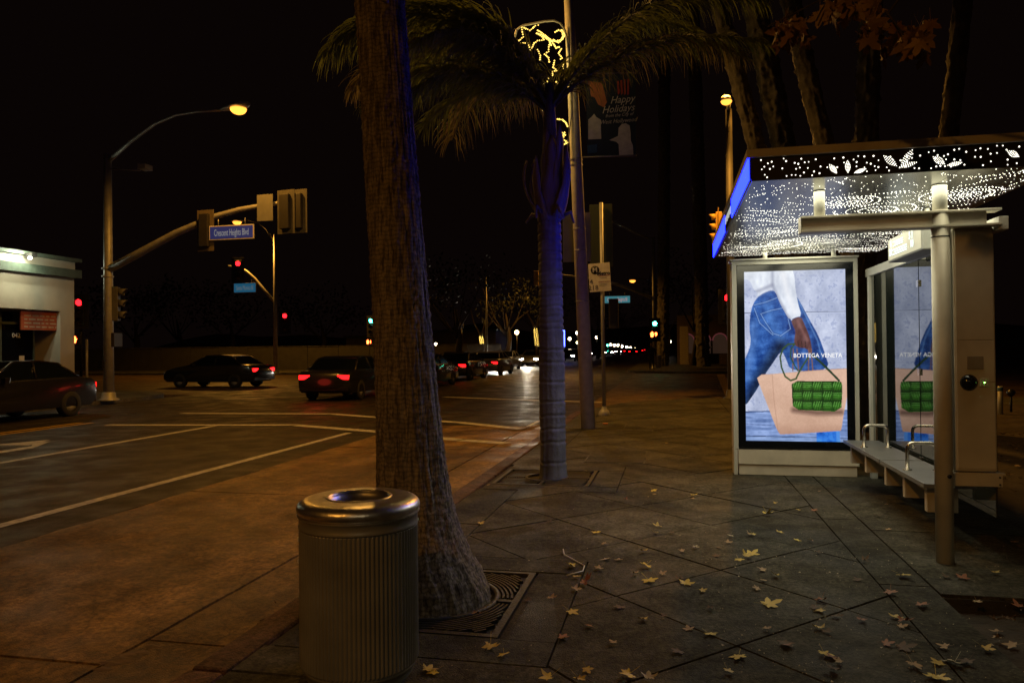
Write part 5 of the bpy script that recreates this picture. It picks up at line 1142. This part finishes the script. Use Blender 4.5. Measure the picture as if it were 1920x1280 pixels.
for i, a in enumerate(((1420, 1340, 15, 30, 'leaning palm trunk beside the orange lamp'), (1478, 1415, 14, 40, 'thick palm trunk with rough boots right of the orange lamp'), (1560, 1480, 16, 32, 'slanting palm trunk in the middle of the row behind the shelter'), (1630, 1632, 14, 36, 'upright palm trunk behind the hanging autumn leaves'), (1772, 1800, 14.5, 28, 'rightmost palm trunk behind the shelter canopy'), (1318, 1296, 58, 22, 'faint palm trunk left of the orange lamp'), (1240, 1246, 60, 20, 'far palm trunk just right of the far corner pole'))): bgpalm(a[0], a[1], a[2], a[3], a[4], i+1, by=300 if i < 5 else 600)
# trunks wrapped in light strings
for px, py0, py1, yy, lb in ((903, 630, 652, 64, 'tree trunk wrapped in yellow lights left of the tall thin pole'), (1005, 615, 648, 66, 'tall trunk wrapped in yellow lights beside the slim palm'), (1136, 700, 652, 90, '')):
    if not lb: continue
    a, c = atY(px-1, py0, yy), atY(px+2, py1, yy); t = empty('wrapped_tree', (c.x, yy, 0), lb, 'tree', 'trunks wrapped in lights')
    MB().tube([(0, 0, 0), (a.x-c.x, 0, a.z)], .12, 8).build('trunk', M_bark, t); b = MB(); rr = random.Random(px)
    for k in range(46):
        u = k/46; th = k*1.3; z = c.z+(a.z-c.z)*u; b.octa(((a.x-c.x)*u+.16*math.cos(th), -.16*abs(math.sin(th)), z), .045)
    b.build('light_string', M_warm, t)['kind'] = 'stuff'
    br_ = MB()
    for s_ in (-1, 1, .3): br_.tube([(a.x-c.x, 0, a.z), (s_*.8, 0, a.z+1.2), (s_*1.2, .3, a.z+2.6)], [.1, .07, .03], 6)
    br_.build('branches', M_bark, t)
# globe lamp, tall thin pole
def globe(px, py, yy, r, label, m_=None, h=None):
    p = atY(px, py, yy); t = empty('globe_lamp', (p.x, yy, 0), label, 'street lamp', 'small globe lamps'); MB().tube([(0, 0, 0), (0, 0, p.z-r)], .05, 8).build('post', M_black, t); b = MB(); b.ball((0, 0, p.z), r, 10); b.build('globe', m_ or M_warmw, t)
globe(969, 623, 58, .17, 'bright globe lamp on a post left of the slim palm', glow('globe_bright', (1, .66, .25), 22)); globe(865, 611, 50, .20, 'unlit globe lamp right of the thick palm', M_husk)
v = atY(911, 520, 52); pole((v.x, 52, 0), v.z, .09, .05, 'tall thin grey pole left of the globe lamp', M_galv, 'utility_pole', 'pole', 'utility poles', base=False)
where = ['right of the thin sign pole', 'above the car headlights', 'left of the countdown signal', 'near the end of the street']
fl = [(1145, 646, 260), (1152, 647, 270), (1159, 647, 280), (1166, 649, 290), (1175, 651, 300), (1182, 652, 310), (1187, 653, 320), (1191, 654, 335), (1196, 655, 350), (1068, 635, 120), (1083, 642, 140), (1250, 628, 90), (1254, 635, 110), (1256, 640, 120), (1297, 612, 70), (1318, 605, 100), (1082, 624, 110), (1119, 632, 120), (817, 645, 60), (932, 620, 80)]
ordn = ['first', 'second', 'third', 'fourth', 'fifth', 'sixth', 'seventh', 'eighth', 'ninth']
lbs = ['%s globe in the far row of lights, counted from the thin sign pole' % ordn[k] for k in range(9)]+['small lamp between slim palm and concrete pole', 'low small lamp left of the concrete lamp pole', 'upper lamp of the three right of the countdown', 'middle lamp of the three right of the countdown', 'lowest lamp of the three right of the countdown', 'starry lamp halfway between countdown and shelter', 'small high lamp just left of the shelter', 'yellow lamp just left of the concrete lamp pole', 'small yellow lamp right of the thin sign pole', 'tiny orange lamp against the thick palm trunk', 'small lamp left of the globe lamp by the wall']
for k, (px, py, yy) in enumerate(fl): globe(px, py, yy, .0017*yy if k < 9 else .0021*yy, lbs[k])
# far signal, blue neon, store fronts
signal_head(atY(1139, 652, 150), 0, (0, 'g'), label='tiny far green signal right of the thin sign pole', s=1.4, plate=False)
v = atY(1057, 636, 80); tag(MB().box((v.x-.1, 80, v.z-.8), (v.x+.1, 80.2, v.z+1.0)).build('neon_sign', glow('neon_blue', (.08, .12, 1), 8)), 'upright blue neon strip at the right edge of the slim palm', 'neon sign')
sf = empty('storefront', (8, 66, 0), 'storefront with three arched windows between the far trees and the shelter', 'building')
xL, xR = atY(1270, 650, 66).x, atY(1368, 650, 66).x; sf.location = ((xL+xR)/2, 66, 0); hwid = (xR-xL)/2
MB().box((-hwid, 0, 0), (hwid, 6, 4.2)).build('wall', mat('store_wall', (.12, .09, .07), .9), sf)
for k in range(3):
    xc_ = -hwid+hwid*2*(k+.62)/3.2; pts = [(xc_-.6, .9), (xc_+.6, .9)]+[(xc_+.6*math.cos(R(a)), 2.0+.6*math.sin(R(a))) for a in range(0, 181, 20)]
    wn = MB().extr(pts, facing(Vector((0, -.0, 0))), .05).build('window', glow('arch_window', (.42, .22, .14), .05), sf)
    MB().tube([(p_[0], -.07, p_[1]) for p_ in pts[2:]], .05, 6).build('neon_arch', glow('neon_pink', (1, .22, .25), .08), wn)
tag(MB().box((atY(1283, 640, 64).x-.35, 64, 0), (atY(1283, 640, 64).x+.35, 64.5, 3.2)).build('pillar_sign', mat('pillar_tan', (.35, .30, .22), .8), bevel=.03), 'pale square pillar left of the arched storefront', 'pillar')
# hill with scattered house lights
hl_ = MB(); nxx = 60; vs = []
for j in range(2):
    for i in range(nxx+1): u = i/nxx; x = -900+1800*u; z = (26+30*abs(mnoise.noise(Vector((u*5, 2, 0))))+14*mnoise.noise(Vector((u*14, 5, 0)))) if j else -1; vs.append((x, 1100-j*0+j*160, z))
hl_.add(vs, [(i, i+1, nxx+2+i, nxx+1+i) for i in range(nxx)], True); tag(hl_.build('hill', M_leafdark), kind='structure')
# ============================================================ PERSON AND FAR CAN
pp_ = G(1222, 694); pr = empty('person', pp_, 'person in dark jacket and trousers standing at the far corner', 'person'); 
def skin(name, joints, edges, mt, parent):
    me = bpy.data.meshes.new(name); me.from_pydata([j[0] for j in joints], edges, []); me.materials.append(mt); o = link(bpy.data.objects.new(name, me), parent)
    o.modifiers.new('skin', 'SKIN'); 
    for i, j in enumerate(joints): me.skin_vertices[0].data[i].radius = (j[1], j[1]*(j[2] if len(j) > 2 else 1))
    me.skin_vertices[0].data[0].use_root = True; s_ = o.modifiers.new('sub', 'SUBSURF'); s_.levels = 1; s_.render_levels = 2; return o
def addskin(me):
    pass
import bmesh
def skinned(name, joints, edges, mt, parent):
    me = bpy.data.meshes.new(name); bm = bmesh.new(); ly = bm.verts.layers.skin.verify(); vv = []
    for k, j in enumerate(joints):
        v_ = bm.verts.new(j[0]); v_[ly].radius = (j[1], j[2] if len(j) > 2 else j[1]); v_[ly].use_root = (k == 0); vv.append(v_)
    for a, b_ in edges: bm.edges.new((vv[a], vv[b_]))
    bm.to_mesh(me); bm.free(); me.materials.append(mt); o = link(bpy.data.objects.new(name, me), parent); o.modifiers.new('skin', 'SKIN'); s_ = o.modifiers.new('sub', 'SUBSURF'); s_.levels = 1; s_.render_levels = 2; return o
M_cloth = mat('dark_cloth', (.025, .024, .028), .9); M_skin = mat('skin', (.30, .18, .12), .6); M_hair = mat('dark_hair', (.02, .015, .01), .8); M_shoe = mat('shoe', (.25, .24, .22), .6)
J_ = [((0, 0, .95), .15), ((0, 0, 1.15), .15), ((0, 0, 1.36), .17), ((0, -.01, 1.47), .07), ((-.09, 0, .88), .10), ((-.11, -.03, .50), .065), ((-.12, .02, .10), .045), ((-.12, -.12, .04), .04), ((.09, 0, .88), .10), ((.11, .03, .50), .065), ((.13, .06, .10), .045), ((.14, -.08, .04), .04),
      ((-.19, 0, 1.40), .065), ((-.24, -.03, 1.12), .045), ((-.22, -.16, .92), .035), ((.19, 0, 1.40), .065), ((.25, .02, 1.12), .045), ((.23, -.10, .92), .035)]
skinned('body', J_, [(0, 1), (1, 2), (2, 3), (0, 4), (4, 5), (5, 6), (6, 7), (0, 8), (8, 9), (9, 10), (10, 11), (2, 12), (12, 13), (13, 14), (2, 15), (15, 16), (16, 17)], M_cloth, pr)
b = MB(); b.lathe([(.001, -.115), (.045, -.105), (.07, -.06), (.08, 0), (.083, .05), (.07, .09), (.04, .115), (.001, .12)], 16, (0, -.02, 1.62)); b.add([(-.012, -.095, 1.61), (.012, -.095, 1.61), (0, -.122, 1.60), (0, -.09, 1.65)], [(0, 1, 2), (0, 2, 3), (1, 3, 2)]); hd_ = b.build('head', M_skin, pr)
b = MB(); b.lathe([(.088, .0), (.09, .05), (.078, .1), (.045, .128), (.001, .135)], 16, (0, -.005, 1.62)); b.build('hair', M_hair, hd_)
for s_, y_ in ((-1, -.06), (1, -.0)): MB().box((s_*.13-.05, y_-.10, 0), (s_*.13+.05, y_+.14, .08)).build('shoe', M_shoe, pr, bevel=.02)
for s_, c_ in ((-1, Vector((-.22, -.18, .88))), (1, Vector((.23, -.12, .88)))):
    skinned('hand', [(c_+Vector((0, 0, .04)), .026), (c_, .030)]+[(c_+Vector((0, k*.016-.024, -.05)), .009) for k in range(4)]+[(c_+Vector((0, k*.015-.026, -.085+.004*abs(k-1))), .008) for k in range(4)]+[(c_+Vector((-s_*.02, -.04, -.03)), .010)], [(0, 1)]+[(1, 2+k) for k in range(4)]+[(2+k, 6+k) for k in range(4)]+[(1, 10)], M_skin, pr)
fc = G(1233, 689); t = empty('trash_can', fc, 'small far trash can right of the standing person', 'trash can'); MB().lathe([(.26, 0), (.28, .05), (.28, .78), (.27, .8)], 20, close=True).build('body', M_galv, t); MB().lathe([(.28, .8), (.29, .84), (.2, .9), (.12, .9), (.11, .82)], 20).build('lid', M_lid, t)
# right edge: bollard and valve beside the bed
v = G(1876, 778); t = empty('bollard', v, 'short grey post at the right edge behind the cabinet', 'post'); hB = atY(1876, 724, v.y).z; MB().tube([(0, 0, -.1), (0, 0, hB)], .05, 14).build('post', M_galv, t); MB().lathe([(.052, hB-.10), (.056, hB-.08), (.056, hB-.02), (.03, hB), (.001, hB+.005)], 14).build('cap', M_bb, t)
v = G(1896, 775); v2 = atY(1896, 736, v.y); t = empty('pipe_valve', v, 'dark round valve on a stem at the right edge', 'valve'); MB().tube([(0, 0, -.1), (0, 0, v2.z)], .025, 8).build('stem', M_black, t); b = MB(); b.ball((0, 0, v2.z), .085, 14); b.build('body', M_black, t)

# ============================================================ SYCAMORE BRANCH (top right)
def leaf_shape(rr, s=1.0, curl=.25):
    """five-lobed leaf, x = width, y = length from stem; vertices lifted for the curl"""
    out = []; lobes = [(-150, .34), (-118, .62), (-62, .92), (0, 1.12), (62, .92), (118, .62), (150, .34)]
    lobes = [(a-90 if False else a, r*rr.uniform(.85, 1.1)) for a, r in lobes]
    pts = []
    for i, (a, r) in enumerate(lobes):
        pts.append((a-17*rr.uniform(.8, 1.1), r*.72)); pts.append((a, r)); pts.append((a+17*rr.uniform(.8, 1.1), r*.72))
        if i < len(lobes)-1: a2 = (a+lobes[i+1][0])/2; pts.append((a2, .44*rr.uniform(.85, 1.1)))
    vs = [(0, 0, 0)]; ca_, cb_, fx = rr.uniform(-1, 1)*curl, rr.uniform(.2, 1)*curl, rr.uniform(0, 6)
    def lift(x, y): q_ = x*math.cos(fx)+y*math.sin(fx); return .48*cb_*q_*q_+.22*ca_*x*y+.05*curl*math.sin(7*x+3*y)
    for a, r in pts:
        x, y = r*.5*math.sin(R(a)), r*.5*math.cos(R(a)); vs.append((x*s, y*s, lift(x*2, y*2)*s*.5))
    n = len(vs)-1; mid = [((v_[0])*.5, v_[1]*.5, lift(v_[0]/s, v_[1]/s)*s*.5*.5) for v_ in vs[1:]]
    V = [vs[0]]+mid+vs[1:]; F = [(0, 1+i, 1+(i+1) % n) for i in range(n-1)]+[(1+i, 1+n+i, 1+n+(i+1), 2+i) for i in range(n-1)]
    k = len(V); ln = .55*s; V += [(-.006*s, -.02*s, 0), (.006*s, -.02*s, 0), (.02*s, -ln, .10*s*curl+.01), (.008*s, -ln, .10*s*curl+.01)]; F += [(k, k+1, k+2, k+3)]
    return V, F
def leaf_mesh(seed, s, curl):
    rr = random.Random(seed); V, F = leaf_shape(rr, s, curl); me = bpy.data.meshes.new('leaf'); me.from_pydata(V, [], F); me.polygons.foreach_set('use_smooth', [True]*len(F)); return me
syc = empty('sycamore_tree', (4.6, 3.6, 0), 'sycamore branch with brown autumn leaves hanging in at the top right', 'tree'); SO = syc.location.copy()
MB().tube([(0, 0, -.1), (0, .1, 2), (-.1, .3, 4.6), (-.2, .3, 6)], [.22, .17, .13, .08], 14).build('trunk', M_bark, syc)
def sb(px, py, yy): return atY(px, py, yy)-SO
M_ls = [mat('branch_leaf_a', (.30, .16, .05), .6, n1=(.18, .09, .03), scale=10), mat('branch_leaf_b', (.20, .11, .045), .7, scale=10), mat('branch_leaf_c', (.36, .22, .07), .6, scale=10)]
brs = [[(0, .2, 4.6) , sb(1900, -60, 4.0), sb(1700, -20, 4.2), sb(1640, 60, 4.3), sb(1600, 90, 4.3)], [sb(1700, -20, 4.2), sb(1560, -10, 4.5), sb(1480, 30, 4.6), sb(1440, 50, 4.6)], [sb(1660, 20, 4.25), sb(1690, 60, 4.2), sb(1710, 90, 4.2)], [sb(1560, -10, 4.5), sb(1540, 20, 4.5), sb(1530, 40, 4.5)]]
for k, bb in enumerate(brs): MB().tube(bb, [.03, .015, .008, .005, .003][:len(bb)] if k == 0 else .005, 6).build('branch', M_bark, syc)
rl = random.Random(12)
clus = [(1460, 50, 4.6, 12, 26), (1500, 70, 4.6, 7, 26), (1555, 25, 4.5, 8, 26), (1590, 10, 4.4, 6, 24), (1640, 40, 4.3, 8, 28), (1670, 75, 4.25, 18, 40), (1710, 75, 4.2, 12, 30), (1630, 10, 4.3, 6, 30)]
lms = [leaf_mesh(200+k, .17, 1.0) for k in range(9)]
for me_ in lms: me_.materials.append(M_ls[0])
for k, (px, py, yy, n, sp_) in enumerate(clus):
    for i in range(n):
        me_ = rl.choice(lms); o = bpy.data.objects.new('leaf', me_); link(o, syc); o.location = sb(px+rl.gauss(0, sp_*.6), py+rl.gauss(0, sp_*.42), yy+rl.uniform(-.12, .12)); o.rotation_euler = (R(rl.uniform(60, 120)), rl.uniform(-.9, .9), rl.uniform(0, 6.3)); s_ = rl.uniform(.7, 1.25); o.scale = (s_,)*3
        # tips hang down
        o.rotation_euler = (R(180+rl.uniform(60, 115)), rl.uniform(-.6, .6), rl.uniform(0, 6.3))
        o.material_slots[0].link = 'OBJECT'; o.material_slots[0].material = rl.choice(M_ls)

# ============================================================ FALLEN LEAVES
spots = [(900, 984, 'golden', .9), (1115, 1000, 'yellow', 1.1), (1131, 1020, 'tan', .8), (1140, 1050, 'pale', 1.2), (1160, 1052, 'tan', .9), (1206, 1036, 'golden', 1.0), (1212, 1064, 'yellow', 1.3), (1216, 1090, 'yellow', 1.4), (1190, 1078, 'tan', 1.0), (1241, 1078, 'tan', .7), (1075, 1064, 'yellow', 1.3), (1125, 1068, 'tan', 1.1), (1080, 1083, 'golden', 1.1), (1095, 1096, 'rust', 1.3), (1077, 1108, 'tan', 1.3), (1033, 1125, 'tan', 1.0), (990, 1127, 'brown', .9), (1070, 1148, 'golden', 1.2), (1102, 1176, 'rust', .9), (1164, 1141, 'brown', 1.3), (1210, 1165, 'golden', 1.0), (1052, 1198, 'rust', 1.3), (1330, 1190, 'yellow', 1.6), (1292, 1182, 'tan', 1.0), (1287, 1097, 'yellow', 1.2), (1316, 1110, 'golden', .9), (1273, 1089, 'brown', 1.0), (1302, 1029, 'pale', 1.1), (1280, 1036, 'tan', .9), (1346, 1028, 'brown', 1.0), (1341, 1044, 'brown', .9), (1365, 1020, 'tan', .8), (1370, 1007, 'pale', .8), (1233, 990, 'golden', 1.2), (1228, 1000, 'golden', .8), (1262, 1002, 'brown', 1.0), (1298, 931, 'yellow', .9), (1300, 936, 'tan', .8), (1225, 920, 'yellow', 1.0), (1228, 929, 'tan', .8), (1250, 832, 'golden', .8), (1097, 884, 'golden', .8), (915, 910, 'tan', .7), (1033, 980, 'brown', 1.0), (1172, 939, 'rust', .8), (1255, 907, 'brown', .8), (1385, 1050, 'yellow', 1.4), (1408, 1040, 'yellow', 1.5), (1400, 1047, 'golden', 1.3), (1432, 1071, 'tan', 1.2), (1458, 1083, 'yellow', 1.4), (1430, 1090, 'tan', .9), (1421, 1106, 'tan', 1.0), (1440, 1136, 'yellow', 1.5), (1540, 1128, 'rust', 1.2), (1540, 1147, 'golden', 1.1), (1530, 1140, 'brown', 1.1), (1567, 1158, 'brown', 1.0), (1615, 1165, 'rust', 1.1), (1678, 1160, 'golden', 1.2), (1695, 1168, 'rust', 1.2), (1688, 1178, 'tan', .9), (1692, 1082, 'golden', 1.3), (1725, 1137, 'rust', 1.3), (1670, 1113, 'rust', 1.1), (1805, 1086, 'rust', 1.1), (1775, 1084, 'brown', .9), (1532, 1038, 'brown', .8), (1520, 1016, 'tan', .9), (1494, 1014, 'yellow', 1.1), (1462, 999, 'golden', 1.0), (1410, 1004, 'golden', .9), (1406, 1006, 'tan', .7), (1438, 966, 'yellow', 1.3), (1455, 945, 'golden', .8), (1498, 958, 'golden', .9), (1528, 958, 'rust', 1.0), (1536, 922, 'tan', .7), (1648, 969, 'brown', .8), (1666, 994, 'tan', .7), (1662, 947, 'tan', .6), (1620, 1055, 'brown', .8), (1536, 1182, 'golden', 1.2), (1550, 1188, 'brown', .9), (1436, 1183, 'tan', .8), (1470, 1208, 'brown', 1.2), (1478, 1214, 'rust', 1.2), (1385, 1232, 'yellow', 1.4), (1273, 1223, 'brown', 1.1), (1545, 1228, 'yellow', 1.4), (1562, 1236, 'rust', 1.1), (1567, 1262, 'brown', 1.1), (1660, 1210, 'rust', 1.0), (1690, 1216, 'brown', 1.3), (1773, 1216, 'tan', 1.1), (1790, 1245, 'pale', 1.5), (1815, 1244, 'brown', 1.3), (1712, 1250, 'tan', 1.4), (1762, 1247, 'golden', 1.1), (1755, 1272, 'yellow', 1.5), (1846, 1220, 'golden', .9), (1832, 1128, 'tan', .9), (1910, 1130, 'rust', 1.1), (1868, 1180, 'tan', 1.0), (800, 1258, 'golden', 1.3), (815, 1262, 'yellow', 1.2), (895, 1155, 'rust', 1.2), (920, 1215, 'golden', 1.3), (945, 1230, 'yellow', 1.1), (1180, 1268, 'yellow', 1.4), (1100, 1258, 'golden', .9), (1030, 1276, 'yellow', 1.0), (1216, 1276, 'pale', 1.1), (1085, 1278, 'golden', 1.1), (1862, 1076, 'golden', 1.0), (1900, 1018, 'tan', 1.0), (1912, 1028, 'brown', 1.2), (1905, 880, 'tan', 1.2), (1890, 870, 'pale', 1.0), (1870, 1194, 'tan', .8), (1900, 1205, 'tan', 1.1), (1330, 1145, 'brown', .8), (1575, 1246, 'tan', .8), (1365, 1262, 'golden', .9), (1150, 1210, 'tan', .8), (1245, 1160, 'brown', .8), (1610, 1090, 'brown', .8), (1820, 940, 'rust', .9)]
forms = ['flat', 'curled', 'cupped', 'folded']; fcv = [.2, .6, 1.0, 1.35]
lib = [[leaf_mesh(f_*20+k, .088, fcv[f_]) for k in range(5)] for f_ in range(4)]
for L_ in lib:
    for me_ in L_: me_.materials.append(M_leaf['yellow'])
rf = random.Random(33); seen = {}
def place_name(v):
    if v.x > 1.6 and v.y < 4.9: return 'on the dark soil at right'
    if v.x > 1.25: return 'on the straight band by the shelter' if v.y < 6.5 else 'under the shelter'
    if v.x < -.85 and v.y < 5.1: return 'beside the nearer iron grate'
    if v.y > 8.5: return 'on the far paving'
    if v.y > 6.6: return 'before the lit screen'
    if v.y > 5.2: return 'in mid paving' if v.x > -.3 else 'right of the thick palm'
    if v.y > 4.2: return 'left of the shelter post' if v.x > .3 else 'near the bent white straw'
    return 'on the nearest paving'
sz_w = {0: 'small', 1: 'medium', 2: 'large'}
extra = ['lying nearest the viewer', 'tip pointing to the kerb', 'with a bent stem', 'beside a joint', 'with a torn lobe']
recs = []
for (px, py, col, s_) in spots:
    v = G(px, py); f_ = rf.choice((0, 1, 1, 2, 2, 3)); o = bpy.data.objects.new('fallen_leaf', rf.choice(lib[f_])); link(o)
    z = .010
    if v.x > 1.57 and not (v.y > 4.9 and v.x < 2.75): z = bedz(v.x, v.y)+.015
    o.location = (v.x, v.y, z+.004*f_); sc = s_*rf.uniform(.8, 1.2); o.scale = (sc, sc*rf.uniform(.75, 1.15), sc*rf.uniform(.8, 1.6)); o.rotation_euler = (rf.uniform(-.22, .22), rf.uniform(-.22, .22), rf.uniform(0, 6.3))
    o.material_slots[0].link = 'OBJECT'; o.material_slots[0].material = M_leaf[col]
    size = 'small' if s_ < .95 else 'large' if s_ > 1.25 else 'medium'
    recs.append((o, v, '%s %s %s leaf %s' % (size, forms[f_], col, place_name(v))))
bylab = {}
for o, v, lb in recs: bylab.setdefault(lb, []).append((o, v))
for lb, its in bylab.items():
    its.sort(key=lambda q_: q_[1].x)
    for k, (o, v) in enumerate(its):
        if len(its) == 1: L_ = lb
        elif len(its) == 2: L_ = lb+(', nearer the kerb' if k == 0 else ', farther from the kerb')
        else: L_ = lb+', %s from the kerb' % (ordn[k] if k < 9 else 'last')
        tag(o, L_, 'fallen leaf', 'fallen leaves on the pavement')
# litter crumbs and thin leaf litter on the soil (nobody could count it)
lt = MB(); rr = random.Random(77)
for k in range(1100):
    if rr.random() < .5: x, y = rr.uniform(-1.3, 2.6), 3.3+rr.random()**1.5*5.5
    else: x, y = rr.uniform(.2, 1.6), rr.uniform(3.4, 6)
    s_ = rr.uniform(.0015, .005)*(2.2 if rr.random() < .05 else 1); a = rr.uniform(0, 6.3)
    lt.add([(x+s_*math.cos(a), y+s_*math.sin(a), .005), (x+s_*math.cos(a+2), y+s_*math.sin(a+2), .009), (x+s_*math.cos(a+4.2), y+s_*math.sin(a+4.2), .005)], [(0, 1, 2)])
tag(lt.build('crumbs', M_leaf['pale']), kind='stuff')
ll_ = MB()
for k in range(900):
    x = rr.uniform(1.7, 7); y = rr.uniform(2.8, 14)
    if x < 2.85 and y > 4.8: continue
    V, F = leaf_shape(rr, rr.uniform(.05, .10), 1.2); a = rr.uniform(0, 6.3); c_, s_ = math.cos(a), math.sin(a); z = bedz(x, y)+.012
    ll_.add([(x+c_*p_[0]-s_*p_[1], y+s_*p_[0]+c_*p_[1], z+p_[2]+.01*rr.random()) for p_ in V], F)
tag(ll_.build('leaf_litter', M_leaf['brown']), kind='stuff')
# bent white straw
sp3 = [G(1056, 1034)+Vector((0, 0, .02)), G(1058, 1042)+Vector((0, 0, .012)), G(1096, 1062)+Vector((0, 0, .008)), G(1093, 1072)+Vector((0, 0, .008)), G(1063, 1080)+Vector((0, 0, .008))]
tag(MB().tube(sp3, .004, 8).build('drinking_straw', M_white), 'bent white straw lying on the paving right of the thick palm', 'straw')
v = G(1135, 795); t = tag(MB().lathe([(.001, .015), (.05, .02), (.055, .01), (.045, .0)], 14, v).build('crushed_cup', M_bo), 'small crushed orange cup at the foot of the thin sign pole', 'litter')
# ferns of debris in the gutter
gd = MB()
for (px, py, r_) in ((205, 1243, .05), (225, 1236, .07), (245, 1230, .06), (262, 1226, .05), (285, 1212, .035), (190, 1255, .04)):
    c0_ = G(px, py, RZ); N_ = 14; V_ = [(c0_.x, c0_.y, RZ+.010)]+[(c0_.x+r_*rr.uniform(.6, 1.5)*math.cos(6.283*i/N_)*1.1, c0_.y+r_*rr.uniform(.5, 1.3)*math.sin(6.283*i/N_), RZ+.0035) for i in range(N_)]; gd.add(V_, [(0, 1+i, 1+(i+1) % N_) for i in range(N_)])
for k in range(60):
    x = -2.3-abs(rr.gauss(0, .05)); y = rr.uniform(3.5, 5.2); a = rr.uniform(0, 6.3); L_ = rr.uniform(.02, .08)
    gd.box((-L_/2, -.003, 0), (L_/2, .003, .006), Matrix.Translation((x, y, RZ+.006)) @ Matrix.Rotation(a, 4, 'Z'))
tag(gd.build('gutter_debris', M_leaf['brown']), kind='stuff')
